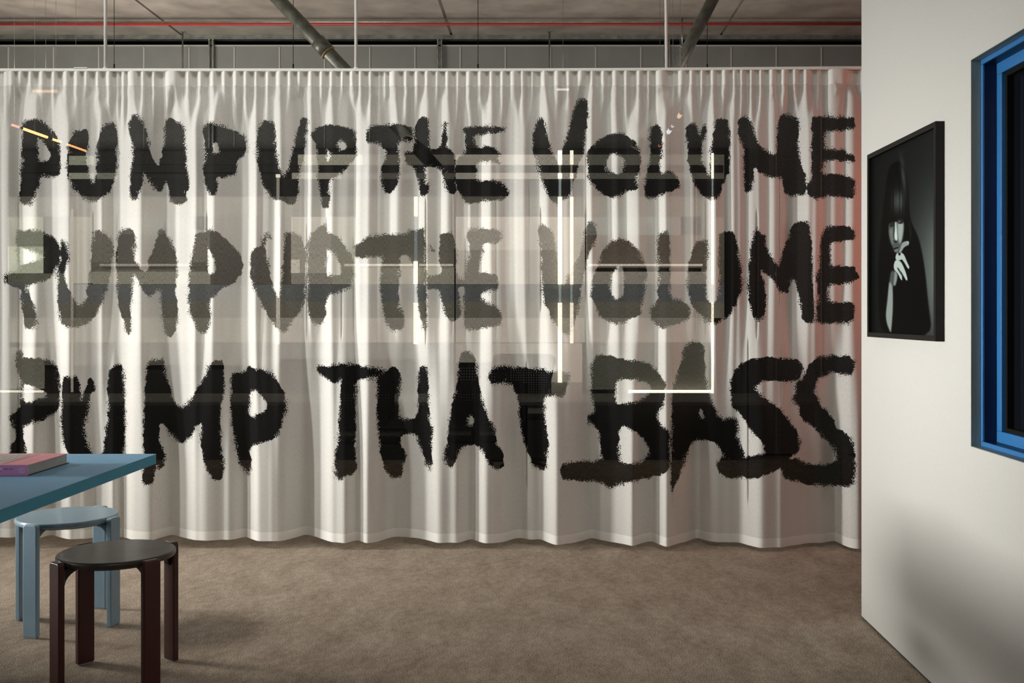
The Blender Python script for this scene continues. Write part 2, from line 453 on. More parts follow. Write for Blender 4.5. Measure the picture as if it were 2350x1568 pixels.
L(*B2, [(1525,240),(1600,150),(1700,80),(1750,90),(1755,170),(1880,210),(1960,330),(2050,440),(2060,600),(2040,790),(1910,850),(1750,890),(1740,1080),(1710,1220),(1580,1220),(1540,1100),(1520,900),(1525,600)],
  [(1760,350),(1860,440),(1925,560),(1920,640),(1850,665),(1745,665),(1745,450)])
L(*C2, [(65,340),(170,250),(220,200),(400,190),(690,180),(700,130),(780,140),(860,110),(885,300),(885,700),(895,1000),(905,1300),(860,1290),(800,1050),(785,800),(740,560),(705,470),(700,430),(600,430),(600,540),(580,700),(575,980),(640,1150),(630,1270),(550,1310),(480,1290),(420,1200),(385,1000),(360,800),(370,600),(405,450),(240,455),(70,465)])
L(*C2, [(1045,250),(1060,190),(1160,170),(1195,170),(1230,320),(1245,500),(1240,700),(1340,700),(1340,770),(1265,800),(1260,900),(1290,1020),(1290,1120),(1200,1200),(1130,1160),(1070,1000),(1040,820),(900,820),(885,760),(890,670),(1040,660),(1060,590),(1040,500)])
L(*C2, [(1355,190),(1380,130),(1500,125),(1700,135),(1760,170),(1760,260),(1700,295),(1550,295),(1540,400),(1500,540),(1485,640),(1600,630),(1700,650),(1730,760),(1710,830),(1600,840),(1520,880),(1520,930),(1620,980),(1720,1030),(1770,1130),(1730,1240),(1640,1260),(1500,1270),(1360,1300),(1320,1200),(1325,900),(1330,700),(1350,520),(1380,350)])
L(*C2, [(915,300),(940,298),(988,382),(962,382)])
L(*D2, [(165,180),(180,90),(215,75),(300,110),(350,180),(385,350),(430,700),(465,780),(530,640),(630,480),(685,300),(700,150),(760,40),(820,60),(850,130),(830,290),(770,410),(725,500),(710,650),(670,780),(660,930),(620,1100),(590,1220),(520,1360),(460,1330),(380,1240),(320,1140),(290,1030),(220,950),(210,400),(195,300)])
L(*D2, [(860,540),(900,400),(990,290),(1130,225),(1230,280),(1330,370),(1400,520),(1430,620),(1410,750),(1400,880),(1370,1000),(1360,1120),(1280,1140),(1190,1190),(1090,1225),(1000,1210),(900,1150),(840,1040),(790,900),(765,870),(800,780),(820,640)],
  [(1100,535),(1150,590),(1160,700),(1150,850),(1120,920),(1080,940),(1020,890),(990,820),(1020,680),(1060,590)])
L(*D2, [(1540,220),(1580,160),(1680,150),(1690,600),(1690,930),(1830,950),(1920,1020),(1925,1120),(1880,1180),(1700,1235),(1600,1275),(1530,1230),(1460,1140),(1470,1030),(1540,970),(1555,760),(1545,420)])
L(*E2, [(240,560),(270,430),(340,270),(430,260),(480,270),(470,420),(445,600),(450,920),(520,1000),(590,920),(605,700),(590,480),(600,200),(640,160),(780,160),(820,330),(830,470),(870,570),(870,820),(800,980),(720,1120),(620,1190),(550,1215),(470,1210),(380,1110),(290,1000),(240,860)])
L(*E2, [(940,600),(965,300),(1000,170),(1030,120),(1060,160),(1130,200),(1140,330),(1200,450),(1280,560),(1310,490),(1360,290),(1440,80),(1540,30),(1640,60),(1660,250),(1675,600),(1690,950),(1700,1200),(1560,1200),(1540,1040),(1500,820),(1480,710),(1410,740),(1400,870),(1310,860),(1230,720),(1070,590),(1120,730),(1145,900),(1135,1110),(1060,1200),(990,1120),(940,960),(930,750)])
L(*E2, [(1780,180),(1840,100),(1960,85),(2130,110),(2160,150),(2160,260),(2000,265),(1885,290),(1870,400),(1880,545),(2010,550),(2160,560),(2160,610),(2220,680),(2170,720),(2060,760),(1850,775),(1845,950),(1960,975),(2155,965),(2155,1215),(1900,1215),(1730,1215),(1705,1060),(1740,960),(1735,770),(1710,650),(1750,600),(1755,400),(1770,250)])
K = 1992 / 470.0
A3 = (0, 770, K)
B3 = (300, 770, K)
C3 = (700, 770, K)
D3 = (1000, 770, K)
E3 = (1270, 770, K)
F3 = (1530, 770, K)
L(*A3, [(150,220),(170,150),(215,140),(225,215),(340,220),(460,235),(550,280),(580,400),(590,600),(560,740),(480,790),(340,850),(230,885),(225,1000),(270,1150),(270,1200),(90,1200),(95,1060),(150,1040),(150,890),(105,870),(95,790),(180,720),(190,600),(200,400),(160,330)],
  [(225,460),(300,490),(400,520),(470,580),(380,620),(225,665)])
L(*A3, [(600,470),(620,400),(680,400),(700,420),(740,400),(775,450),(790,660),(830,530),(860,430),(885,410),(905,430),(925,540),(890,560),(870,680),(830,850),(830,970),(860,1080),(900,1160),(1000,1150),(1020,980),(1050,780),(1050,600),(1045,420),(1060,330),(1120,290),(1200,280),(1215,500),(1220,800),(1210,1150),(1150,1260),(900,1290),(700,1200),(620,1080),(590,850),(600,700)])
L(*B3, [(140,420),(170,260),(210,220),(330,235),(345,400),(390,530),(425,650),(490,705),(560,650),(620,560),(720,400),(760,280),(820,235),(900,250),(910,480),(885,650),(870,830),(880,1050),(900,1200),(920,1300),(890,1410),(800,1410),(730,1300),(700,1150),(670,1000),(700,850),(640,870),(590,980),(490,1060),(400,980),(300,840),(275,950),(280,1060),(335,1130),(330,1260),(290,1300),(250,1270),(220,1450),(110,1460),(110,1300),(130,1150),(120,950),(130,680)])
L(*B3, [(970,420),(1000,370),(1100,350),(1160,290),(1200,330),(1330,340),(1410,400),(1440,490),(1500,550),(1530,720),(1480,790),(1470,880),(1420,980),(1300,1050),(1170,1070),(1165,1200),(1175,1300),(1150,1360),(1100,1300),(1060,1260),(1020,1100),(990,900),(965,700)],
  [(1165,540),(1220,545),(1290,600),(1325,680),(1310,740),(1240,770),(1160,795),(1150,700)])
L(*C3, [(105,350),(130,300),(300,285),(410,270),(480,275),(560,300),(720,315),(780,345),(720,410),(590,425),(495,425),(495,1000),(490,1150),(505,1250),(490,1340),(400,1360),(350,1420),(290,1370),(280,1180),(320,1020),(330,700),(355,430),(320,460),(240,450),(180,400)])
L(*C3, [(700,400),(780,340),(870,305),(910,340),(940,420),(915,600),(910,790),(980,810),(1095,810),(1095,450),(1110,330),(1160,290),(1195,320),(1205,600),(1210,860),(1245,880),(1235,1100),(1235,1250),(1215,1330),(1170,1260),(1140,1130),(1100,1050),(1090,965),(930,960),(930,1080),(980,1110),(980,1190),(950,1250),(960,1350),(900,1400),(830,1380),(760,1290),(735,1150),(715,1000),(690,760),(705,600)])
L(*D3, [(205,480),(220,300),(250,150),(350,150),(390,250),(410,400),(430,520),(480,710),(510,810),(570,880),(590,1050),(660,1140),(665,1260),(620,1310),(540,1290),(460,1150),(400,1065),(290,1070),(230,1120),(200,1220),(140,1300),(110,1250),(75,1210),(110,1050),(130,850),(160,650)],
  [(345,770),(370,830),(360,870),(320,870),(315,820)])
L(*D3, [(510,380),(560,310),(660,285),(800,310),(960,320),(1040,320),(1060,350),(1230,350),(1300,370),(1290,480),(1250,600),(1180,600),(1060,580),(1060,760),(1075,900),(1110,1060),(1085,1150),(1075,1320),(980,1300),(920,1220),(880,1100),(830,950),(810,800),(810,640),(760,520),(720,465),(600,470),(530,490)])
L(*E3, [(365,280),(400,220),(430,180),(560,200),(700,235),(850,245),(970,300),(1050,400),(1100,500),(1070,680),(990,780),(1060,880),(1130,960),(1140,1030),(1140,1300),(1020,1370),(850,1400),(700,1440),(540,1490),(470,1440),(300,1410),(100,1410),(60,1330),(90,1250),(200,1225),(470,1225),(460,1080),(430,900),(340,860),(330,790),(400,730),(375,600),(365,450)],
  [(620,430),(760,425),(880,450),(945,490),(950,540),(900,600),(750,660),(600,670),(605,540)],
  [(640,890),(720,890),(830,960),(900,1040),(935,1120),(900,1190),(830,1240),(660,1245),(640,1100)])
L(*E3, [(1150,700),(1165,500),(1200,400),(1240,250),(1270,110),(1330,60),(1440,60),(1470,150),(1480,400),(1510,560),(1560,680),(1620,810),(1780,800),(1800,900),(1790,1000),(1870,1180),(1800,1250),(1650,1200),(1640,1130),(1570,1030),(1440,1015),(1340,1030),(1300,1170),(1250,1300),(1190,1440),(1145,1530),(1140,1200)],
  [(1425,700),(1450,740),(1460,800),(1430,800)])
L(*F3, [(620,450),(640,360),(700,290),(790,235),(950,205),(1100,220),(1250,230),(1345,290),(1300,440),(1100,450),(950,440),(860,495),(900,560),(1050,680),(1150,770),(1240,890),(1300,1010),(1300,1080),(1260,1150),(1180,1220),(1090,1290),(1000,1350),(880,1395),(700,1385),(600,1395),(520,1350),(475,1260),(540,1170),(780,1185),(880,1155),(950,1150),(945,1060),(880,980),(805,920),(770,830),(700,760),(635,690),(620,560)])
L(*F3, [(1240,480),(1330,400),(1380,300),(1440,220),(1550,190),(1825,205),(1825,385),(1700,380),(1600,360),(1540,395),(1450,430),(1440,560),(1500,680),(1600,780),(1650,890),(1780,970),(1830,1080),(1840,1430),(1750,1470),(1600,1460),(1400,1460),(1250,1420),(1130,1390),(1110,1290),(1160,1200),(1260,1190),(1350,1240),(1480,1260),(1640,1240),(1640,1150),(1600,1060),(1500,990),(1440,900),(1340,840),(1290,760),(1290,700),(1210,620),(1250,560)])

def chaikin(p):
    q = []
    n = len(p)
    for i in range(n):
        a, b = p[i], p[(i + 1) % n]
        q.append((0.8 * a[0] + 0.2 * b[0], 0.8 * a[1] + 0.2 * b[1]))
        q.append((0.2 * a[0] + 0.8 * b[0], 0.2 * a[1] + 0.8 * b[1]))
    return q

def ink_field(PX, PY):
    """signed distance (positive inside the paint) for every curtain vertex, in picture pixels"""
    out = np.full(PX.shape, -20.0, np.float32)
    for ox, oy, s, outer, holes in LET:
        loops = [[(ox + x / s, oy + y / s) for x, y in chaikin(l)] for l in (outer,) + tuple(holes)]
        o = np.array(loops[0])
        x0, y0 = o.min(0) - 22
        x1, y1 = o.max(0) + 22
        sel = np.nonzero((PX > x0) & (PX < x1) & (PY > y0) & (PY < y1))
        if not len(sel[0]):
            continue
        X, Y = PX[sel], PY[sel]
        dmin = np.full(X.shape, 1e9)
        inside = np.zeros(X.shape, bool)
        for lp in loops:
            n = len(lp)
            for i in range(n):
                ax, ay = lp[i]
                bx, by = lp[(i + 1) % n]
                dx, dy = bx - ax, by - ay
                ll = dx * dx + dy * dy + 1e-9
                t = np.clip(((X - ax) * dx + (Y - ay) * dy) / ll, 0, 1)
                dd = (X - ax - t * dx) ** 2 + (Y - ay - t * dy) ** 2
                np.minimum(dmin, dd, out=dmin)
                c = ((ay > Y) != (by > Y)) & (X < dx * (Y - ay) / (dy if abs(dy) > 1e-9 else 1e-9) + ax)
                inside ^= c
        sd = np.sqrt(dmin) * np.where(inside, 1, -1)
        out[sel] = np.maximum(out[sel], np.clip(sd, -20, 20))
    return out

# ------------------------------------------------------------------ the curtain
# left-facing flanks of the folds (start, end, weight) at three heights, in picture pixels on the curtain plane
TOP = [(0,4),(8,16),(20,26),(38,47),(60,70),(84,96),(112,124),(138,152),(165,176),(189,198),(213,225),(237,250),(263,271),(277,284),(291,303),(320,328),(344,353),(370,394),(420,432),(448,460),(475,489),
       (503,515),(529,541),(555,564),(579,588),(603,615),(628,641),(656,665),(679,687),(702,713),(729,738),(752,761),(777,786),(799,808),(821,827),(842,850),(865,871),(878,884),(891,904),(921,932),(946,957),(971,980),(996,1003),
       (1018,1027),(1043,1051),(1065,1076),(1092,1102),(1118,1128),(1143,1153),(1167,1178),(1193,1199),(1215,1222),(1236,1249),(1265,1279),(1294,1305),(1320,1333),(1350,1359),(1373,1385),(1399,1412),(1427,1437),(1453,1467),(1480,1489),
       (1500,1516),(1539,1547),(1553,1564),(1578,1587),(1602,1611),(1625,1636),(1651,1663),(1678,1685),(1696,1702),(1717,1724),(1738,1746),(1760,1772),(1788,1799),(1815,1824),(1839,1850),(1868,1879),(1891,1921),(1966,1977),(1990,2000)]
MID = [(0,20,.7),(42,84,1),(84,115,.45),(118,158,1),(162,200,.15),(206,232,.95),(268,325,1),(336,342,.5),(374,448,.95),(464,488,1),(557,587,1),(600,615,.25),(627,642,1),(697,712,1),(744,764,.95),(814,826,1),(826,846,.5),(893,913,.85),
       (957,979,.9),(1009,1027,.95),(1067,1080,.9),(1100,1126,.95),(1184,1205,.95),(1237,1255,.95),(1275,1300,.3),(1340,1358,.9),(1393,1418,.95),(1437,1465,.95),(1502,1528,1),(1571,1586,.95),(1612,1638,.95),(1670,1682,1),(1690,1698,.3),
       (1712,1727,1),(1732,1739,.7),(1760,1778,.6),(1812,1856,.9),(1862,1875,.45),(1891,1915,1),(1935,1950,.8),(1955,1965,.3)]
BOT = [(0,30,.6),(42,75,.9),(118,158,1),(158,215,.35),(222,262,.8),(278,310,1),(312,348,.6),(395,448,.9),(450,490,.5),(490,528,.35),(565,592,1),(595,640,.4),(703,722,.7),(722,764,1),(768,795,.6),(820,840,1),(845,870,.2),(907,955,.6),(955,985,.85),
       (985,1006,1),(1008,1050,.5),(1082,1113,1),(1115,1150,.45),(1190,1230,.6),(1237,1276,1),(1280,1312,.3),(1358,1452,.8),(1494,1530,1),(1602,1630,1),(1630,1690,.65),(1690,1744,.9),(1745,1792,.4),(1793,1850,.15),(1850,1885,.3),(1916,1952,1),(1952,1966,.5)]

XF = np.arange(-560, 2031, 1.0)
def gauss(a, s):
    r = int(3 * s)
    k = np.exp(-0.5 * (np.arange(-r, r + 1) / s) ** 2)
    k /= k.sum()
    return np.convolve(np.pad(a, r, mode='reflect'), k, 'valid')
def heights(iv, soft, wide, k):
    b = np.zeros(XF.shape)
    first = [t for t in iv if t[0] < 550]
    ext = [(-t[1] - 4, -t[0] - 4) + tuple(t[2:]) for t in first if t[1] > 3]
    for t in list(iv) + ext:
        w = t[2] if len(t) > 2 else 1.0
        b[(XF >= t[0]) & (XF <= t[1])] = w
    b = gauss(b, soft)
    s = (b - gauss(b, wide)) * k
    h = np.cumsum(s) * 0.00237
    return h - gauss(h, wide * 1.6)
H_TOP = heights(TOP, 1.1, 30, 4.8)
H_TOP = 0.024 * np.tanh(H_TOP / 0.024)
H_MID = heights(MID, 3.2, 60, 1.8)
_r = np.random.RandomState(11)
def ripple(sig, amp):
    v = gauss(_r.randn(len(XF)), sig)
    v = v / v.std() * amp
    h = np.cumsum(v) * 0.00237
    return h - gauss(h, 60)
H_MID = H_MID + ripple(5, 0.28) + ripple(2.2, 0.10)
H_BOT = heights(BOT, 5.0, 75, 3.0) + ripple(7, 0.22) + ripple(3, 0.08)
# narrow tucks pressed into the cloth: (x, y start, y end, depth)
TUCKS = [(42,470,1060,.030),(214,500,660,.02),(379,520,770,.025),(475,500,640,.02),(704,520,770,.02),(749,510,650,.02),(784,560,760,.02),(811,560,760,.025),(977,470,775,.030),(1037,470,750,.035),(1068,560,760,.03),
         (1138,470,760,.030),(1214,440,660,.02),(1241,490,700,.03),(1344,490,680,.028),(1538,330,1150,.030),(1209,850,1120,.025),(1595,370,760,.018),(1619,470,760,.015),(1717,790,1140,.02),(1737,500,760,.025),(1789,340,700,.022),(1793,820,900,.015)]

cols = list(np.arange(-540, 2021, 3.0))
for t in TUCKS:
    cols += [t[0] - 2.6, t[0] - 1.2, t[0], t[0] + 1.2, t[0] + 2.6]
cols = np.array(sorted(set(cols)))
ok = np.concatenate([[True], np.diff(cols) > 0.45])
cols = cols[ok]
D0 = 5.78
def drail(px):
    return D0 - 0.055 * np.clip((px - 1100) / 877.0, 0, 1) ** 1.5
ZT = CAMZ + (CY - 165.0) * D0 / F
NR = 262
zh = 0.052 - 0.032 * np.clip(cols / 1977.0, 0, 1)          # hem height above the floor
tt = np.linspace(0, 1, NR)
Z = ZT + (zh[None, :] - ZT) * tt[:, None]
YP = CY - (Z - CAMZ) * F / D0                                # nominal picture height on the curtain plane
C = np.broadcast_to(cols[None, :], Z.shape)
sm = lambda a, b, v: (lambda t: t * t * (3 - 2 * t))(np.clip((v - a) / (b - a), 0, 1))
rng = np.random.RandomState(4)
# each pleat lets go of the heading at its own height
rel = gauss(rng.rand(len(XF)), 9)
rel = (rel - rel.mean()) / rel.std()
rel = np.interp(cols, XF, rel)
w1 = sm(0, 1, (YP - 196 - 8 * rel[None, :]) / (88 + 26 * rel[None, :].clip(-1.5, 1.5)))
w2 = sm(620, 1130, YP)
sway = 3.0 * np.sin(YP / 170.0 + C / 210.0) * sm(220, 500, YP)
ht = np.interp(C, XF, H_TOP)
hm = np.interp(C + sway * 0.6, XF, H_MID)
hb = np.interp(C, XF, H_BOT)
Hh = ht * (1 - w1) + hm * w1 * (1 - w2) + hb * w2
# fine puckers just below the heading tape
puck = np.interp(C + 5 * np.sin(YP / 9.0), XF, gauss(rng.randn(len(XF)), 2.5)) * 0.010
Hh = Hh + puck * np.exp(-((YP - 212) / 16.0) ** 2)
for x, ya, yb, dep in TUCKS:
    win_ = sm(ya - 25, ya + 15, YP) * (1 - sm(yb - 15, yb + 25, YP))
    Hh = Hh - dep * win_ * np.exp(-((C - x) / 1.15) ** 2)
DD = drail(C) - Hh
X3 = (C - CX) * DD / F
PYa = CY - (Z - CAMZ) * F / DD                               # where the print really falls
INK = ink_field(C.copy(), PYa)
INK = np.where(YP < 206, -20, INK)

def curtain_material(name, cloth, through):
    m = bpy.data.materials.new(name)
    m.use_nodes = True
    nt = m.node_tree
    nt.nodes.clear()
    out = nt.nodes.new('ShaderNodeOutputMaterial')
    tc = nt.nodes.new('ShaderNodeTexCoord')
    def noise(scale, detail, stretch=(1, 1, 1)):
        mp = nt.nodes.new('ShaderNodeMapping')
        mp.inputs['Scale'].default_value = stretch
        nt.links.new(tc.outputs['Object'], mp.inputs[0])
        n = nt.nodes.new('ShaderNodeTexNoise')
        n.inputs['Scale'].default_value = scale
        n.inputs['Detail'].default_value = detail
        nt.links.new(mp.outputs[0], n.inputs['Vector'])
        return n.outputs['Fac']
    def math_(op, a, b=None, c=None):
        n = nt.nodes.new('ShaderNodeMath')
        n.operation = op
        for i, v in enumerate((a, b, c)):
            if v is None:
                continue
            if isinstance(v, (int, float)):
                n.inputs[i].default_value = v
            else:
                nt.links.new(v, n.inputs[i])
        return n.outputs[0]
    at_ = nt.nodes.new('ShaderNodeAttribute')
    at_.attribute_name = 'ink'
    n1 = noise(30, 3, (1, 0.0, 0.8))
    n2 = noise(190, 3, (1, 0.0, 0.8))
    v = math_('MULTIPLY_ADD', math_('SUBTRACT', n1, 0.5), 16.0, at_.outputs['Fac'])
    rag = math_('MAXIMUM', math_('MULTIPLY_ADD', math_('SUBTRACT', noise(11, 2, (1, 0.0, 1)), 0.5), 170.0, 25.0), 9.0)
    rag = math_('MINIMUM', rag, 52.0)
    v = math_('MULTIPLY_ADD', math_('SUBTRACT', n2, 0.5), rag, v)
    # dry bristle streaks inside the strokes
    n3 = noise(90, 3, (1.6, 0.0, 0.10))
    st = math_('MULTIPLY', math_('MAXIMUM', math_('SUBTRACT', n3, 0.70), 0.0), 160.0)
    v = math_('SUBTRACT', v, st)
    mr = nt.nodes.new('ShaderNodeMapRange')
    mr.inputs['From Min'].default_value = -0.7
    mr.inputs['From Max'].default_value = 0.7
    nt.links.new(v, mr.inputs['Value'])
    ink = mr.outputs[0]
    cm = nt.nodes.new('ShaderNodeMix')
    cm.data_type = 'RGBA'
    nt.links.new(ink, cm.inputs['Factor'])
    cm.inputs['A'].default_value = (*cloth, 1)
    cm.inputs['B'].default_value = (0.011, 0.011, 0.011, 1)
    dif = nt.nodes.new('ShaderNodeBsdfDiffuse')
    nt.links.new(cm.outputs['Result'], dif.inputs['Color'])
    trl = nt.nodes.new('ShaderNodeBsdfTranslucent')
    nt.links.new(cm.outputs['Result'], trl.inputs['Color'])
    bp = nt.nodes.new('ShaderNodeBump')
    bp.inputs['Strength'].default_value = 0.25
    bp.inputs['Distance'].default_value = 0.002
    nt.links.new(noise(500, 2, (1, 0.0, 0.4)), bp.inputs['Height'])
    nt.links.new(bp.outputs[0], dif.inputs['Normal'])
    m1 = nt.nodes.new('ShaderNodeMixShader')
    m1.inputs[0].default_value = 0.22
    nt.links.new(dif.outputs[0], m1.inputs[1])
    nt.links.new(trl.outputs[0], m1.inputs[2])
    if through > 0:
        tr = nt.nodes.new('ShaderNodeBsdfTransparent')
        m2 = nt.nodes.new('ShaderNodeMixShader')
        wv = math_('MULTIPLY_ADD', math_('SUBTRACT', noise(320, 2, (1.5, 0.0, 0.18)), 0.5), 0.34, through)
        nt.links.new(wv, m2.inputs[0])
        nt.links.new(m1.outputs[0], m2.inputs[1])
        nt.links.new(tr.outputs[0], m2.inputs[2])
        nt.links.new(m2.outputs[0], out.inputs[0])
    else:
        nt.links.new(m1.outputs[0], out.inputs[0])
    return m

M['sheer'] = curtain_material('sheer_linen', (0.86, 0.845, 0.80), 0.20)
M['double'] = curtain_material('double_linen', (0.88, 0.87, 0.82), 0.0)

def cloth_rows(name, r0, r1, m, parent=None, push=0.0):
    nr = r1 - r0 + 1
    nc = len(cols)
    V = np.empty((nr, nc, 3), np.float32)
    V[:, :, 0] = X3[r0:r1 + 1]
    V[:, :, 1] = DD[r0:r1 + 1] - push
    V[:, :, 2] = Z[r0:r1 + 1]
    idx = np.arange(nr * nc).reshape(nr, nc)
    q = np.stack([idx[:-1, :-1], idx[1:, :-1], idx[1:, 1:], idx[:-1, 1:]], -1).reshape(-1, 4)
    me = bpy.data.meshes.new(name)
    me.vertices.add(nr * nc)
    me.vertices.foreach_set('co', V.reshape(-1))
    me.loops.add(q.size)
    me.loops.foreach_set('vertex_index', q.reshape(-1).astype(np.int32))
    me.polygons.add(len(q))
    me.polygons.foreach_set('loop_start', np.arange(0, q.size, 4, dtype=np.int32))
    me.polygons.foreach_set('loop_total', np.full(len(q), 4, np.int32))
    me.polygons.foreach_set('use_smooth', np.ones(len(q), bool))
    me.update(calc_edges=True)
    a = me.attributes.new('ink', 'FLOAT', 'POINT')
    a.data.foreach_set('value', INK[r0:r1 + 1].reshape(-1).astype(np.float32))
    me.materials.append(m)
    o = bpy.data.objects.new(name, me)
    COL.objects.link(o)
    if parent:
        o.parent = parent
    return o

rowpx = (1240 - 165) / (NR - 1)
r_tape = int(round(34 / rowpx))
r_hem = NR - 1 - int(round(21 / rowpx))
cur = cloth_rows('curtain', r_tape, r_hem, M['sheer'])
tag(cur, 'floor-length sheer white curtain hand-lettered PUMP UP THE VOLUME in black brush strokes', 'curtain')
cloth_rows('heading_tape', 0, r_tape, M['double'], cur)
cloth_rows('hem', r_hem, NR - 1, M['double'], cur)

# rail, gliders and hangers
bm = bmesh.new()
pts = [(-580, 0)] + [(p, 0) for p in range(1000, 2100, 100)]
prev = None
for p, _ in pts:
    d = float(drail(np.array(float(p))))
    c = Vector(((p - CX) * d / F, d, 0))
    zr0, zr1 = ZT + 0.001, ZT + 0.0165
    ring_v = [bm.verts.new((c.x, c.y - 0.014, zr0)), bm.verts.new((c.x, c.y + 0.014, zr0)), bm.verts.new((c.x, c.y + 0.014, zr1)), bm.verts.new((c.x, c.y - 0.014, zr1))]
    if prev:
        for i in range(4):
            j = (i + 1) % 4
            bm.faces.new((prev[i], prev[j], ring_v[j], ring_v[i]))
    else:
        bm.faces.new(ring_v[::-1])
    prev = ring_v
bm.faces.new(prev)
rail = tag(obj('curtain_rail', bm, M['white_metal'], bevel=0.003), 'slim white curtain rail carrying the lettered curtain below the concrete ceiling', 'rail')
boxobj('rail_joint', ((173 - CX) * D0 / F, D0 - 0.018, ZT + 0.0167), ((203 - CX) * D0 / F, D0 + 0.018, ZT + 0.021), M['white_metal'], rail)

for px, lab in ((242, 'white round rod holding the curtain rail, leftmost of three'),
                (817, 'white round rod holding the curtain rail above the word THE, middle of three'),
                (1530, 'white round rod holding the curtain rail beside the right diagonal pipe')):
    x = (px - CX) * D0 / F
    rt = thing('suspension_rod', lab, 'rod', (x, D0, ZT + 0.0165), group='white rods holding the curtain rail')
    bm = bmesh.new()
    top = -0.012 if px == 1530 else 0.0
    add_tube(bm, (0, 0, 0), (top, 0, HZ - ZT - 0.0175), 0.0088, 20)
    obj('rod', bm, M['white_metal'], rt)
    bm = bmesh.new()
    add_tube(bm, (0, 0, 0), (0, 0, 0.006), 0.0125, 20)
    obj('flange', bm, M['white_metal'], rt)

# ------------------------------------------------------------------ services below the ceiling
SX0, SX1 = -5.5, 5.0
bm = bmesh.new()
zz = CAMZ + (CY - 55.5) * 8.85 / F
add_tube(bm, (SX0, 8.85, zz), (SX1, 8.85, zz), 0.0105, 12)
tag(obj('sprinkler_pipe', bm, M['red']), 'thin red pipe running straight across under the concrete ceiling', 'pipe')
bm = bmesh.new()
zc = CAMZ + (CY - 50.5) * 8.82 / F
add_tube(bm, (SX0, 8.82, zc), (SX1, 8.82, zc), 0.006, 10)
tag(obj('conduit', bm, M['steel']), 'thin grey conduit just above the red pipe', 'conduit')

def brace(name, label, p0, p1, r, joint, cat='pipe'):
    p0, p1 = Vector(p0), Vector(p1)
    t = thing(name, label, cat, p1)
    bm = bmesh.new()
    add_tube(bm, p0 - p1, (0, 0, 0), r, 28)
    obj('tube', bm, M['pipe'], t)
    u = (p1 - p0).normalized()
    for k, f in enumerate(joint):
        c = p0.lerp(p1, f) - p1
        bm = bmesh.new()
        add_tube(bm, c - u * 0.05, c + u * 0.05, r * 1.16, 28)
        obj('coupling', bm, M['pipe'], t)
        bm = bmesh.new()
        add_tube(bm, c + u * 0.05, c + u * 0.062, r * 1.20, 28)
        obj('joint_ring', bm, M['rust'], t)
    return t
dB = 7.2
sl = (at(785, 155, dB) - at(640, 0, dB))
a = at(640, 0, dB)
k = (HZ - a.z) / sl.z
brace('diagonal_pipe', 'galvanised diagonal pipe with a coupling, sloping down to the right behind the rail', a + sl * k, a + sl * 2.6, 0.046, [0.435])
dB2 = 7.2
sl = (at(1555, 155, dB2) - at(1635, 0, dB2))
a = at(1635, 0, dB2)
k = (HZ - a.z) / sl.z
brace('diagonal_pipe', 'galvanised diagonal pipe sloping down to the left beside the rightmost white rod', a + sl * k, a + sl * 2.2, 0.040, [0.72])

def rod(name, label, p0, p1, r, m, cat, group=None, hook=True):
    p0, p1 = Vector(p0), Vector(p1)
    t = thing(name, label, cat, p1, group=group)
    bm = bmesh.new()
    add_tube(bm, p0 - p1, (0, 0, 0), r, 10)
    obj('rod', bm, m, t)
    if hook:
        bm = bmesh.new()
        add_tube(bm, (0, 0, 0), (0, 0, 0.02), r * 2.6, 10)
        obj('nut', bm, m, t)
        bm = bmesh.new()
        c = p0 - p1
        add_box(bm, (c.x - 0.02, c.y - 0.02, c.z - 0.006), (c.x + 0.02, c.y + 0.02, c.z))
        obj('ceiling_plate', bm, m, t)
    return t
def dz(py, z=HZ):
    return (z - CAMZ) * F / (CY - py)
d1 = dz(72)
rod('threaded_rod', 'thin grey threaded rod hanging from the ceiling left of the left diagonal pipe', ((419 - CX) * d1 / F, d1, HZ), ((419 - CX) * d1 / F, d1, 2.9), 0.007, M['steel'], 'rod', 'grey threaded rods')
rod('threaded_rod', 'thin grey threaded rod hanging from the ceiling in the middle of the room', ((1261 - CX) * d1 / F, d1, HZ), ((1261 - CX) * d1 / F, d1, 2.9), 0.007, M['steel'], 'rod', 'grey threaded rods')
d2 = dz(40)
rod('threaded_rod', 'short threaded rod with a hook end close to the right diagonal pipe', ((1565.5 - CX) * d2 / F, d2, HZ), ((1565.5 - CX) * d2 / F, d2, at(0, 110, d2).z), 0.007, M['steel'], 'rod', 'grey threaded rods')
for px, lab in ((262, 'hair-thin wire hanging just right of the leftmost white rod'), (673, 'hair-thin wire hanging where the left diagonal pipe passes'),
                (1097, 'hair-thin wire hanging between the two middle posts'), (1623, 'hair-thin wire hanging right of the right diagonal pipe')):
    d = 7.6
    x = (px - CX) * d / F
    t = rod('hanging_wire', lab, (x, d, HZ), (x, d, 2.9), 0.0022, M['black'], 'wire', 'hair-thin hanging wires', hook=False)
    bm = bmesh.new()
    zt = at(0, 147, d).z
    add_tube(bm, (0, 0, 0), (0, 0, zt - 2.9), 0.005, 10)
    obj('clamp', bm, M['black'], t)

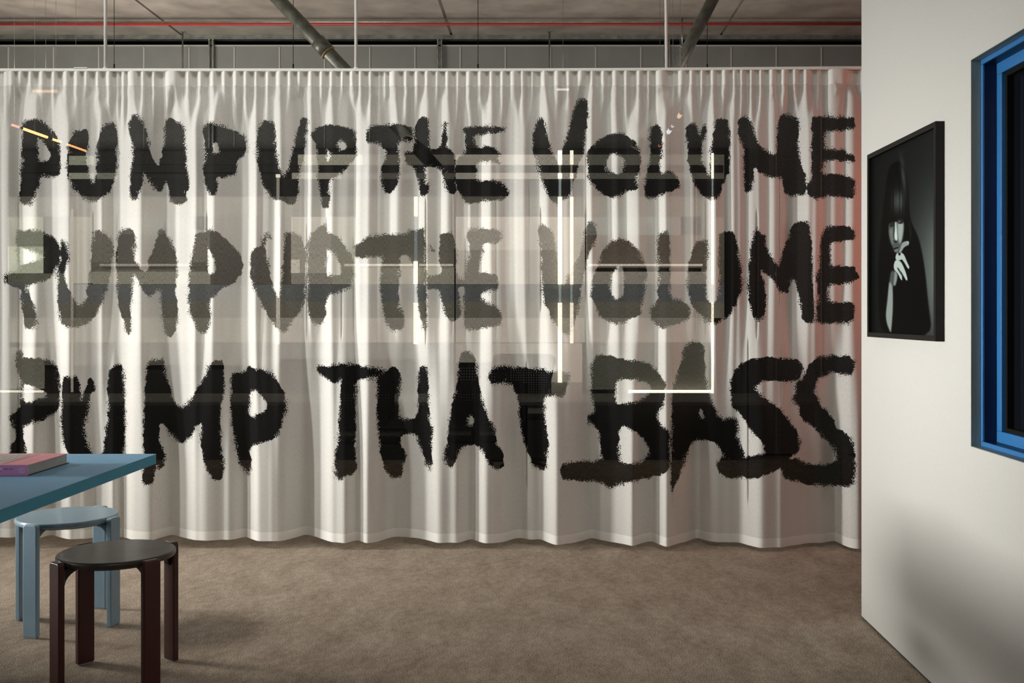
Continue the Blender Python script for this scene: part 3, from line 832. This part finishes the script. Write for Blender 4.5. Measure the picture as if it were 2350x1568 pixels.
# ------------------------------------------------------------------ wall behind the curtain, its lit areas put in as glowing panes
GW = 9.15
gw = thing('glow_wall', 'panelled wall, its lit areas put in as glowing bands, glimpsed through the sheer curtain', 'wall unit', (0, GW, 0))
PM = {}
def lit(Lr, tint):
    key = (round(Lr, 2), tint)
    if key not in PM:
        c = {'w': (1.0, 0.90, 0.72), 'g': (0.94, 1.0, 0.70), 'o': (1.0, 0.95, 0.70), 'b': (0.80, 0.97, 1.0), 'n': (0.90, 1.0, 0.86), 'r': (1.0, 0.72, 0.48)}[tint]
        PM[key] = mat('rear_glow', (0.3, 0.28, 0.24), 0.6, emit=c, estr=Lr)
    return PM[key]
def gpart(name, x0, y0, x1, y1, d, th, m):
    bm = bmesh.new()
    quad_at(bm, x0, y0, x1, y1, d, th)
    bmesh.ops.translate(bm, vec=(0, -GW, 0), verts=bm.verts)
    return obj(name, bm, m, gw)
gpart('backing_panel', -260, 340, 1720, 1057, GW + 0.09, 0.03, M['backing'])
GLOW_BANDS = [(160,360,212,410,.62,'g'),(224,386,268,410,.28,'g'),
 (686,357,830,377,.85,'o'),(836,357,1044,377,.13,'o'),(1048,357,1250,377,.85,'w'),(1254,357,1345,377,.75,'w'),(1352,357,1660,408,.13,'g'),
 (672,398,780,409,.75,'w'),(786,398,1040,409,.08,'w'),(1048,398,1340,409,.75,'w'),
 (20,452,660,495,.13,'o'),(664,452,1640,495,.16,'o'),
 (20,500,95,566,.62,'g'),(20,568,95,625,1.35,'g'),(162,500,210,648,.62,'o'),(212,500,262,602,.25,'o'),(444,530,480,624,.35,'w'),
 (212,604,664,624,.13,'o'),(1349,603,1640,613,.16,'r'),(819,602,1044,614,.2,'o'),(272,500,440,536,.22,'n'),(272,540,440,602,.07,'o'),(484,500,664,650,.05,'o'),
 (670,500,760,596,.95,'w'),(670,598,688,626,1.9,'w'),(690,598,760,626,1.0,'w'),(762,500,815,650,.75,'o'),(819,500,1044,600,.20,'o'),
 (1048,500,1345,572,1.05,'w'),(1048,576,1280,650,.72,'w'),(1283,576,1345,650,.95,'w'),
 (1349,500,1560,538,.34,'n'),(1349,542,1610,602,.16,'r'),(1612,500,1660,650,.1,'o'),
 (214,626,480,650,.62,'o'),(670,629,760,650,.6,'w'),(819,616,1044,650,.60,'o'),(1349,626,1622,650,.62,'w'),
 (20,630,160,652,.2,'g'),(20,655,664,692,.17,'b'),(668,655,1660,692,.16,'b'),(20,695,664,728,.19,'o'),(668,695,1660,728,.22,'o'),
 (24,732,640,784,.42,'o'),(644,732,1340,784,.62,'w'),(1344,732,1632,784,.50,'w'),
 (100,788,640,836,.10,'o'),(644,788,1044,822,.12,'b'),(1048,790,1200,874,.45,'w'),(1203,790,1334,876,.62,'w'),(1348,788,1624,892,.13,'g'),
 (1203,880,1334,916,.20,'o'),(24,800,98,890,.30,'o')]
for i, (x0, y0, x1, y1, Lr, tint) in enumerate(GLOW_BANDS):
    gpart('pane', x0 - 2.2, y0 - 2.2, x1 + 2.2, y1 + 2.2, GW + 0.055 - 0.0007 * i, 0.02, lit(Lr, tint))  # emission stands in for light falling on the wall behind
for y0, y1 in ((340,345),(379,396),(411,450)):
    gpart('beam', 20 if y0 != 378 else 640, y0, 1660, y1, GW - 0.012, 0.02, M['beam'])
for x0, x1 in ((1041,1047),(1341,1347)):
    gpart('mullion', x0 + 1.5, 345, x1 - 1.5, 900, GW - 0.010, 0.02, M['beam'])
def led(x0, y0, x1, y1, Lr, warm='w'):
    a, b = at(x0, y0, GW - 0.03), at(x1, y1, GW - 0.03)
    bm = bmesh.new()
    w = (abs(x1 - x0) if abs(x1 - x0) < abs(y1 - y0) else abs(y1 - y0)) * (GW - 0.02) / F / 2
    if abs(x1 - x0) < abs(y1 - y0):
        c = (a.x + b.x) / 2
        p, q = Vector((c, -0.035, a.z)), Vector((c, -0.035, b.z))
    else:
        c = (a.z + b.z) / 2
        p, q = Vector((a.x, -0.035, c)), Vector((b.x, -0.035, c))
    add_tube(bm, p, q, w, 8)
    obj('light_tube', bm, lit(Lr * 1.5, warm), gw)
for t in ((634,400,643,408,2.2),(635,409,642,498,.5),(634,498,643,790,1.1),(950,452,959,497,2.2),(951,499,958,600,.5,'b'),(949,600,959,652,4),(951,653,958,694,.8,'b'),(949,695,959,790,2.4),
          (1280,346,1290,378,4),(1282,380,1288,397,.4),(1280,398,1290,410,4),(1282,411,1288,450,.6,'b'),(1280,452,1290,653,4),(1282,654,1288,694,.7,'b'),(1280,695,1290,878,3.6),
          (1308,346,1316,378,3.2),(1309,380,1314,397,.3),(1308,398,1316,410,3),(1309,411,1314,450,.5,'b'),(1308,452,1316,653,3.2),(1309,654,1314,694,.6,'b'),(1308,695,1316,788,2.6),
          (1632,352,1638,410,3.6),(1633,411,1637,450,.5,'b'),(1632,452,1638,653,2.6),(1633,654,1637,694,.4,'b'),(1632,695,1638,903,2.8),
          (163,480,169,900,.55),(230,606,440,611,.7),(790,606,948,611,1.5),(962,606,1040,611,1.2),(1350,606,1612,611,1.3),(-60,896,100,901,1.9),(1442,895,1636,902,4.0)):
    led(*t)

# bar lamps, and glints put in as glowing tubes, seen through the cloth
def lamp(label, pts, r, Lr, tint, group):
    p0, p1 = Vector(pts[0]), Vector(pts[1])
    t = thing('glow_tube', label, 'lamp', p0, group=group)
    bm = bmesh.new()
    add_tube(bm, (0, 0, 0), p1 - p0, r, 12)
    obj('tube', bm, mat('tube_glow', (0.2, 0.1, 0.05), 0.5, emit=tint, estr=Lr), t)
    u = (p1 - p0).normalized()
    for s, c in ((-1, Vector((0, 0, 0))), (1, p1 - p0)):
        bm = bmesh.new()
        add_tube(bm, c, c + u * (0.012 * s), r * 1.1, 12)
        obj('end_cap', bm, M['chair'], t)
    c = (p1 - p0) * 0.5
    bm = bmesh.new()
    add_tube(bm, c, (c.x, c.y, HZ - p0.z), 0.0012, 6)
    obj('hanging_wire', bm, M['steel'], t)
    return t
def depthline(xl, z, xpx):
    d = xl * F / (xpx - CX)
    return (xl, d, z)
g1 = 'orange glints put in as glowing tubes in a receding row'  # orange glints drawn as emissive tubes
XL = -3.72
for xa, xb, rr, Ls, col_, lab in ((24, 42, .008, 6, (1.0, 0.25, 0.16), 'short red glint put in as a glowing tube, first of the receding row at the left edge'),
                                  (50, 108, .010, 11, (1.0, 0.42, 0.16), 'longest orange glint put in as a tube glowing across the top of the first P'),
                                  (118, 139, .009, 10, (1.0, 0.48, 0.20), 'short orange glint put in as a glowing tube right of the first P'),
                                  (151, 196, .008, 7, (1.0, 0.34, 0.12), 'orange glint put in as a tube glowing across the top of the first U')):
    lamp(lab, (depthline(XL, 2.585, xa), depthline(XL, 2.585, xb)), rr, Ls, col_, g1)
g2 = 'small glints put in as glowing tubes in a row behind the upper right of the curtain'  # small glints, each drawn as a glowing tube
for xa, xb, rr, Ls, col_, lab in ((1564, 1558, .014, 2.6, (1.0, 0.62, 0.38), 'small orange glint put in as a glowing tube right of the L of the top VOLUME'),
                                  (1546, 1543, .011, 1.8, (0.9, 0.97, 1.0), 'tiny cool white glint put in as a glowing tube right of the L of the top VOLUME'),
                                  (1540, 1534, .016, 2.8, (0.82, 0.95, 1.0), 'largest cool white glint put in as a glowing tube beside the L of the top VOLUME'),
                                  (1526, 1523, .012, 1.8, (1.0, 0.5, 0.25), 'small orange glint put in as a glowing tube at the right edge of the L stroke'),
                                  (1516, 1513, .011, 1.2, (1.0, 0.25, 0.12), 'tiny red glint put in as a glowing tube on the L stroke')):
    lamp(lab, (depthline(0.89, 2.60, xa), depthline(0.89, 2.60, xb)), rr, Ls, col_, g2)
g3 = 'bar lamps high under the ceiling behind the heading'
for x0, x1, y0, y1, Ls, col_, lab in ((76, 134, 206, 213, 1.6, (1.0, 0.62, 0.36), 'warm bar lamp glowing through the cloth above the first P'),
                              (1278, 1306, 203, 208, 2.0, (1.0, 0.95, 0.85), 'whitish bar lamp glowing under the heading above the V'),
                              (1520, 1536, 202, 207, 2.2, (1.0, 0.62, 0.34), 'small orange bar lamp under the heading near the rightmost white rod')):
    d = 8.4
    a, b = at(x0, (y0 + y1) / 2, d), at(x1, (y0 + y1) / 2, d)
    lamp(lab, (a, b), (y1 - y0) * d / F / 2, Ls, col_, g3)

# ------------------------------------------------------------------ desk and chairs behind the curtain
dk = thing('desk', 'long pale desk standing behind the curtain', 'desk', (-1.2, 7.75, 0))
for lo, hi, nm in (((-3.0, -0.4, 0.635), (3.4, 0.4, 0.66), 'top'), ((-2.9, -0.35, 0), (-2.84, 0.35, 0.635), 'side_panel'), ((3.24, -0.35, 0), (3.3, 0.35, 0.635), 'side_panel'), ((0.2, -0.3, 0), (0.26, 0.3, 0.635), 'side_panel')):
    boxobj(nm, lo, hi, M['desk'], dk, 0.003)
def office_chair():
    t = thing('office_chair', 'black mesh-backed office chair in front of the desk, left of the three', 'chair', group='mesh office chairs behind the curtain')
    # back: rounded frame with mesh
    def rr(w0, w1, z0, z1, r):
        pts = []
        for cx, cz, a0 in ((w1 / 2 - r, z1 - r, 0), (-w1 / 2 + r, z1 - r, 90), (-w0 / 2 + r, z0 + r, 180), (w0 / 2 - r, z0 + r, 270)):
            for k in range(5):
                an = math.radians(a0 + 90 * k / 4)
                pts.append((cx + r * math.cos(an), cz + r * math.sin(an)))
        return pts
    o_ = rr(0.36, 0.50, 0.56, 0.985, 0.06)
    i_ = rr(0.31, 0.44, 0.60, 0.95, 0.045)
    bm = bmesh.new()
    n = len(o_)
    for s, y in ((0, -0.255), (1, -0.225)):
        pass
    va = [[bm.verts.new((x, y, z)) for x, z in P] for P in (o_, i_) for y in (-0.26, -0.235)]
    for i in range(n):
        j = (i + 1) % n
        bm.faces.new((va[0][i], va[0][j], va[2][j], va[2][i]))
        bm.faces.new((va[1][j], va[1][i], va[3][i], va[3][j]))
        bm.faces.new((va[0][j], va[0][i], va[1][i], va[1][j]))
        bm.faces.new((va[2][i], va[2][j], va[3][j], va[3][i]))
    obj('back_frame', bm, M['chair'], t)
    bm = bmesh.new()
    for k in range(19):
        z = 0.60 + 0.35 * k / 18
        w = 0.155 + 0.065 * k / 18
        add_box(bm, (-w, -0.249, z), (w, -0.246, z + 0.0155))
    for k in range(21):
        x = -0.20 + 0.40 * k / 20
        add_box(bm, (x, -0.2505, 0.60), (x + 0.0155, -0.2495, 0.95))
    o = obj('back_mesh', bm, M['chair'], t)
    o['kind'] = 'stuff'
    boxobj('seat', (-0.24, -0.22, 0.44), (0.24, 0.24, 0.50), M['chair'], t, 0.02)
    boxobj('back_support', (-0.03, -0.27, 0.42), (0.03, -0.255, 0.75), M['chair'], t, 0.004)
    bm = bmesh.new()
    add_tube(bm, (0, 0, 0.09), (0, 0, 0.44), 0.025, 12)
    obj('gas_column', bm, M['chair'], t)
    for k in range(5):
        an = 2 * math.pi * k / 5 + 0.3
        bm = bmesh.new()
        add_tube(bm, (0, 0, 0.10), (0.30 * math.cos(an), 0.30 * math.sin(an), 0.07), 0.022, 8, 0.014)
        lg = obj('leg', bm, M['chair'], t)
        bm = bmesh.new()
        cx_, cy_ = 0.30 * math.cos(an), 0.30 * math.sin(an)
        add_tube(bm, (cx_ - 0.012 * math.sin(an), cy_ + 0.012 * math.cos(an), 0.028), (cx_ + 0.012 * math.sin(an), cy_ - 0.012 * math.cos(an), 0.028), 0.028, 12)
        obj('caster', bm, M['chair'], lg)
    return t
def copy_tree(o, parent=None):
    c = o.copy()
    COL.objects.link(c)
    c.parent = parent
    for ch in o.children:
        copy_tree(ch, c)
    return c
ch0 = office_chair()
ch0.location = (-1.19, 7.05, 0)
ch0.scale = (1, 1, 0.97)
c2 = copy_tree(ch0)
c2.location = (-0.46, 7.10, 0)
c2.scale = (0.9, 1, 0.97)
c2['label'] = 'black mesh-backed office chair in front of the desk, middle of the three'
c3 = copy_tree(ch0)
c3.location = (-0.18, 8.62, 0)
c3.rotation_euler = (0, 0, 0.0)
c3['label'] = 'black mesh-backed office chair beyond the desk, rightmost of the three'

# ------------------------------------------------------------------ table, book
TX1, TY1, TZ = -1.471, 4.003, 0.740
tb = thing('dining_table', 'blue-topped table with a teal edge reaching in from the left', 'table', (-2.45, 3.1, 0))
bm = bmesh.new()
add_box(bm, (-3.45 + 2.45, 1.3 - 3.1, TZ - 0.037), (TX1 + 2.45, TY1 - 3.1, TZ - 0.001))
obj('table_edge', bm, M['table_edge'], tb)
bm = bmesh.new()
add_box(bm, (-3.45 + 2.45, 1.3 - 3.1, TZ - 0.0012), (TX1 + 2.45, TY1 - 3.1, TZ))
obj('tabletop', bm, M['table_blue'], tb)
for lx, ly in ((-3.25, 1.5), (-3.25, 3.75), (-1.75, 1.5), (-2.15, 3.05)):
    boxobj('leg', (lx + 2.45 - 0.03, ly - 3.1 - 0.03, 0), (lx + 2.45 + 0.03, ly - 3.1 + 0.03, TZ - 0.037), M['table_edge'], tb, 0.004)

BX, BY, BW, BD, BT = -1.687, 3.457, 0.245, 0.285, 0.0355
bk = thing('book', 'thick pink softcover book lying on the blue table', 'book', (BX, BY, TZ))
boxobj('back_cover', (-BW, 0.0, 0.0), (0.001, BD + 0.012, 0.0022), M['ink_black'], bk)
boxobj('page_block', (-BW + 0.002, 0.003, 0.0024), (-0.003, BD, BT - 0.0016), M['paper'], bk)
boxobj('front_cover', (-BW, 0.0, BT - 0.0015), (0.0, BD + 0.002, BT), M['pink'], bk)
boxobj('spine', (-BW, -0.0015, 0.0005), (0.0, 0.0028, BT), M['pink_spine'], bk, 0.0006)
def text_mesh(name, s, size, m, parent, loc, rot, scale=(1, 1, 1), bold=0.0):
    c = bpy.data.curves.new(name, 'FONT')
    c.body = s
    c.size = size
    c.extrude = 0.00008
    c.offset = bold
    o = bpy.data.objects.new(name, c)
    COL.objects.link(o)
    bpy.context.view_layer.update()
    me = bpy.data.meshes.new_from_object(o.evaluated_get(bpy.context.evaluated_depsgraph_get()))
    COL.objects.unlink(o)
    bpy.data.objects.remove(o)
    o = bpy.data.objects.new(name, me)
    me.materials.clear()
    me.materials.append(m)
    COL.objects.link(o)
    o.parent = parent
    o.location = loc
    o.rotation_euler = rot
    o.scale = scale
    return o
text_mesh('spine_lettering', '1969-70', 0.0078, M['print_red'], bk, (-0.0810, -0.0017, 0.0196), (math.pi / 2, 0, 0), (1.22, 1, 1))
text_mesh('spine_lettering', 'SY', 0.0068, M['ink_black'], bk, (-0.0925, -0.0017, 0.0125), (math.pi / 2, 0, 0), (1.1, 1, 1))
boxobj('spine_stripe', (-0.20, -0.0017, 0.0195), (-0.0845, -0.0014, 0.0255), M['print_pale'], bk)
bm = bmesh.new()
ex, ez = -0.0195, 0.0178
for (x0, z0, x1, z1) in ((-.0092, .0058, .0092, .0076), (-.0092, -.0076, .0092, -.0058), (-.0092, -.0058, -.0074, .0058), (.0074, -.0058, .0092, .0058), (-.001, -.005, .001, .005), (-.0055, .0028, -.0028, .0045), (.0028, .0028, .0055, .0045), (-.0055, -.0045, -.0028, -.0028), (.0028, -.0045, .0055, -.0028)):
    add_box(bm, (ex + x0, -0.0018, ez + z0), (ex + x1, -0.0014, ez + z1))
obj('spine_emblem', bm, M['print_pale'], bk)
# printed bars and lines on the cover, running away from the spine
def bar(name, x0, x1, y0, y1, m):
    boxobj(name, (x0, y0, BT), (x1, y1, BT + 0.0002), m, bk)
bar('title_block', -0.212, -0.108, 0.03, 0.27, M['print_white'])
for k in range(5):
    x = -0.203 + k * 0.021
    bar('title_gap', x, x + 0.0045, 0.035, 0.265, M['pink'])
random.seed(3)
for row, x in enumerate((-0.0985, -0.0905)):
    y = 0.03
    while y < 0.20 + 0.05 * row:
        w = random.uniform(0.004, 0.016)
        bar('small_print', x, x + 0.003, y, y + w, M['print_red'])
        y += w + random.uniform(0.002, 0.005)
bar('cover_rule', -0.0495, -0.0475, 0.055, 0.225, M['print_white'])

# ------------------------------------------------------------------ stools
def stool(label, ms, ml, mb, cx, cy, rot, H):
    t = thing('stool', label, 'stool', (cx, cy, 0), rot, 'four-legged round stools')
    bm = bmesh.new()
    R = 0.196
    prof = [(R - 0.012, H - 0.024), (R - 0.003, H - 0.021), (R, H - 0.015), (R, H - 0.006), (R - 0.0012, H - 0.0025), (R - 0.004, H - 0.0006), (R - 0.007, H)]
    lathe(bm, prof, 96)
    obj('seat', bm, ms, t)
    for k in range(4):
        an = math.pi / 4 + k * math.pi / 2
        rotm = Matrix.Rotation(an, 4, 'Z')
        # leg: upright board, face turned outwards, softly rounded
        bm = bmesh.new()
        w, th_, top = 0.0315, 0.0225, H - 0.001
        n = 10
        outl = []
        r_ = 0.012
        outl += [(-w, 0.004), (w, 0.004)]
        for j in range(n + 1):
            a_ = math.pi / 2 * j / n
            outl.append((w - r_ + r_ * math.cos(a_), top - r_ + r_ * math.sin(a_)))
        for j in range(n + 1):
            a_ = math.pi / 2 * (1 + j / n)
            outl.append((-w + r_ + r_ * math.cos(a_), top - r_ + r_ * math.sin(a_)))
        va = [bm.verts.new((0.202, x, z)) for x, z in outl]
        vb = [bm.verts.new((0.202 + th_, x, z)) for x, z in outl]
        bm.faces.new(va)
        bm.faces.new(vb[::-1])
        for i in range(len(outl)):
            j = (i + 1) % len(outl)
            bm.faces.new((va[j], va[i], vb[i], vb[j]))
        bmesh.ops.transform(bm, matrix=rotm, verts=bm.verts)
        leg = obj('leg', bm, ml, t, bevel=0.0045, seg=3)
        bm = bmesh.new()
        add_box(bm, (0.205, -w + 0.003, 0.0), (0.202 + th_ - 0.003, w - 0.003, 0.004))
        bmesh.ops.transform(bm, matrix=rotm, verts=bm.verts)
        obj('foot_pad', bm, M['foot'], leg)
        # socket plate let into the inner face of the leg
        bm = bmesh.new()
        pl = []
        for j in range(13):
            a_ = math.pi + math.pi * j / 12
            pl.append((0.014 * math.cos(a_), H - 0.075 + 0.014 * math.sin(a_)))
        pl += [(0.014, H - 0.030), (-0.014, H - 0.030)]
        va = [bm.verts.new((0.2025, x, z)) for x, z in pl]
        vb = [bm.verts.new((0.1995, x, z)) for x, z in pl]
        bm.faces.new(va[::-1])
        bm.faces.new(vb)
        for i in range(len(pl)):
            j = (i + 1) % len(pl)
            bm.faces.new((va[i], va[j], vb[j], vb[i]))
        bmesh.ops.transform(bm, matrix=rotm, verts=bm.verts)
        obj('socket_plate', bm, mb, leg)
        # curved bracket from the leg to the underside of the seat
        bm = bmesh.new()
        br = [(0.2022, H - 0.034), (0.2022, H - 0.085)]
        for j in range(9):
            a_ = math.pi / 2 * j / 8
            br.append((0.196 - 0.070 * (1 - math.cos(a_)) - 0.003, H - 0.083 + 0.050 * math.sin(a_)))
        br += [(0.118, H - 0.031), (0.118, H - 0.0242), (0.186, H - 0.0242)]
        add_prism(bm, br, 0.030)
        bmesh.ops.transform(bm, matrix=rotm, verts=bm.verts)
        obj('bracket', bm, mb, t, bevel=0.003)
    # ring under the seat
    bm = bmesh.new()
    lathe(bm, [(0.120, H - 0.031), (0.165, H - 0.031), (0.168, H - 0.0242), (0.120, H - 0.0242)], 48)
    obj('under_plate', bm, mb, t)
    return t
stool('dark stained round stool with umber legs, nearest the camera', M['stool_dark_seat'], M['stool_dark_leg'], M['stool_dark_bracket'], -1.505, 3.72, math.radians(7), 0.438)
stool('light blue lacquered round stool standing behind the dark stool', M['stool_blue'], M['stool_blue'], M['stool_blue_bracket'], -1.968, 4.365, math.radians(32), 0.443)

# ------------------------------------------------------------------ framed portrait on the right wall
PXF = WX - 0.030
fy0 = WX * F / (2168 - CX)
fy1 = PXF * F / (1990 - CX)
fy0 = PXF * F / (2147 - CX)
fz1 = CAMZ + (CY - 278) * fy0 / F
fz0 = CAMZ + (CY - 784) * fy0 / F
pf = thing('framed_portrait', 'black box-framed dark portrait photograph of a long-haired person hung beside the curtain', 'picture', (WX, (fy0 + fy1) / 2, fz0))
INVP = Matrix.Translation((-WX, -(fy0 + fy1) / 2, -fz0))
FR = (fy0, fy1, fz0, fz1)
bm = bmesh.new()
ring(bm, PXF, WX - 0.0005, FR, shrink(FR, 0.018))
bmesh.ops.transform(bm, matrix=INVP, verts=bm.verts)
obj('frame', bm, M['frame_black'], pf)
XP = PXF + 0.012
# the photograph itself: tones stored on a fine grid
NU, NV = 260, 420
G = shrink(FR, 0.0165)
yy = np.linspace(G[0], G[1], NU)
zz_ = np.linspace(G[2], G[3], NV)
YY, ZZ = np.meshgrid(yy, zz_)
sx = ((CX + XP * F / YY) - 1960) * 2.959      # sketch coordinates of the print
sy = ((CY - (ZZ - CAMZ) * F / YY) - 270) * 2.959
def poly_sd(X, Y, pts):
    dmin = np.full(X.shape, 1e9)
    ins = np.zeros(X.shape, bool)
    n = len(pts)
    for i in range(n):
        ax, ay = pts[i]
        bx, by = pts[(i + 1) % n]
        dx, dy = bx - ax, by - ay
        t = np.clip(((X - ax) * dx + (Y - ay) * dy) / (dx * dx + dy * dy + 1e-9), 0, 1)
        dmin = np.minimum(dmin, (X - ax - t * dx) ** 2 + (Y - ay - t * dy) ** 2)
        ins ^= ((ay > Y) != (by > Y)) & (X < dx * (Y - ay) / (dy if abs(dy) > 1e-9 else 1e-9) + ax)
    return np.sqrt(dmin) * np.where(ins, 1, -1)
def sl_(v):
    v = v / 255.0
    return v ** 2.2
g = 20 + 58 * np.clip((sx - 330) / 200, 0, 1) * np.exp(-((sy - 1050) / 480) ** 2) + 10 * np.clip((sx - 120) / 400, 0, 1)
def over(pts, tone, soft=5.0, k=1.0):
    global g
    a = np.clip(poly_sd(sx, sy, chaikin(chaikin(pts))) / (soft * 1.3) + 0.5, 0, 1) * k
    g = g * (1 - a) + tone * a
over([(300,285),(345,330),(372,470),(376,690),(440,820),(470,960),(487,1090),(500,1230),(532,1490),(178,1490),(165,1150),(168,950),(188,700),(213,480),(240,330)], 7, 10)
streak = 0.5 + 0.5 * np.sin(sx * 0.42 + np.sin(sx * 0.13) * 2)
hl = np.exp(-((sx - 300) / 42) ** 2) * np.exp(-((sy - 570) / 80) ** 2)
g = g + 75 * hl * (0.4 + 0.6 * streak)
hl2 = np.exp(-((sx - 335 - (sy - 400) * 0.12) / 16) ** 2) * np.exp(-((sy - 400) / 110) ** 2)
g = g + 45 * hl2
def ov7(pts, tone, soft, k=1.0):
    over([(0.4855 * x, 621.4 + 0.4855 * y) for x, y in pts], tone, soft * 0.4855, k)
ov7([(480,250),(490,200),(560,180),(690,165),(695,260),(680,400),(660,500),(640,590),(600,622),(560,595),(520,480),(490,360)], 72, 16)
ov7([(488,290),(560,270),(555,420),(532,510),(505,420)], 100, 36)
ov7([(608,185),(692,175),(692,300),(672,420),(640,490),(615,420),(605,300)], 142, 26)
ov7([(495,180),(562,178),(562,240),(500,250)], 22, 20)
ov7([(500,205),(545,200),(540,216),(505,220)], 55, 8)
ov7([(600,140),(692,140),(686,196),(655,208),(620,205)], 30, 12)
ov7([(618,170),(636,158),(656,164),(652,184),(630,188)], 105, 8)
ov7([(634,164),(650,164),(650,182),(634,182)], 22, 5)
ov7([(550,250),(568,260),(562,380),(548,425),(543,340)], 50, 14)
ov7([(576,180),(591,180),(597,300),(606,400),(600,446),(570,424),(564,360),(574,280)], 186, 10)
ov7([(553,428),(572,452),(602,446),(600,466),(574,472),(556,452)], 22, 8)
ov7([(546,556),(588,536),(634,530),(604,552),(560,572)], 16, 7)
ov7([(556,574),(600,556),(626,562),(602,597),(568,598)], 98, 10)
ov7([(640,565),(668,475),(700,455),(745,443),(772,460),(766,502),(722,520),(692,545),(660,605),(620,620)], 128, 10)
ov7([(742,452),(764,456),(764,484),(744,486)], 160, 7)
ov7([(582,650),(598,616),(662,604),(702,640),(742,740),(776,812),(766,840),(744,822),(700,745),(668,702),(640,716),(600,726),(578,695)], 162, 8)
ov7([(552,790),(572,722),(600,714),(652,730),(690,800),(722,880),(744,960),(748,1000),(726,996),(690,930),(650,860),(668,930),(676,1000),(650,985),(612,900),(560,850)], 165, 8)
ov7([(606,808),(640,850),(690,945),(684,960),(632,880),(604,836)], 45, 7)
ov7([(618,612),(652,610),(650,648),(620,648)], 14, 6)
ov7([(560,850),(610,905),(600,1000),(575,1080),(540,1060)], 120, 16)
ov7([(757,170),(764,170),(792,300),(786,470),(778,470),(780,300)], 34, 8)
ov7([(776,170),(782,170),(806,320),(800,430),(796,320)], 28, 8)
over([(250,1040),(275,1040),(268,1120),(262,1165),(236,1130)], 70, 10)
over([(238,1105),(264,1150),(264,1300),(257,1400),(250,1470),(222,1400),(214,1340),(226,1240)], 128, 8)
g = np.clip(g, 3, 255)
lum = sl_(g) * 1.2
me = bpy.data.meshes.new('photograph')
V = np.empty((NV, NU, 3), np.float32)
V[:, :, 0] = XP - WX
V[:, :, 1] = YY - (fy0 + fy1) / 2
V[:, :, 2] = ZZ - fz0
idx = np.arange(NV * NU).reshape(NV, NU)
q = np.stack([idx[:-1, :-1], idx[1:, :-1], idx[1:, 1:], idx[:-1, 1:]], -1).reshape(-1, 4)
me.from_pydata(V.reshape(-1, 3).tolist(), [], q.tolist())
a = me.attributes.new('tone', 'FLOAT', 'POINT')
a.data.foreach_set('value', lum.reshape(-1).astype(np.float32))
pm = bpy.data.materials.new('photographic_print')
pm.use_nodes = True
nt = pm.node_tree
bb = nt.nodes['Principled BSDF']
bb.inputs['Roughness'].default_value = 0.5
bb.inputs['Specular IOR Level'].default_value = 0.04
an_ = nt.nodes.new('ShaderNodeAttribute')
an_.attribute_name = 'tone'
vm = nt.nodes.new('ShaderNodeVectorMath')
vm.operation = 'SCALE'
vm.inputs[0].default_value = (0.88, 1.06, 1.02)
nt.links.new(an_.outputs['Fac'], vm.inputs['Scale'])
nt.links.new(vm.outputs[0], bb.inputs['Base Color'])
me.materials.append(pm)
po = bpy.data.objects.new('photograph', me)
COL.objects.link(po)
po.parent = pf
boxobj('backboard', (XP - WX + 0.0015, fy0 + 0.01 - (fy0 + fy1) / 2, 0.01), (-0.001, fy1 - 0.01 - (fy0 + fy1) / 2, fz1 - fz0 - 0.01), M['frame_black'], pf)
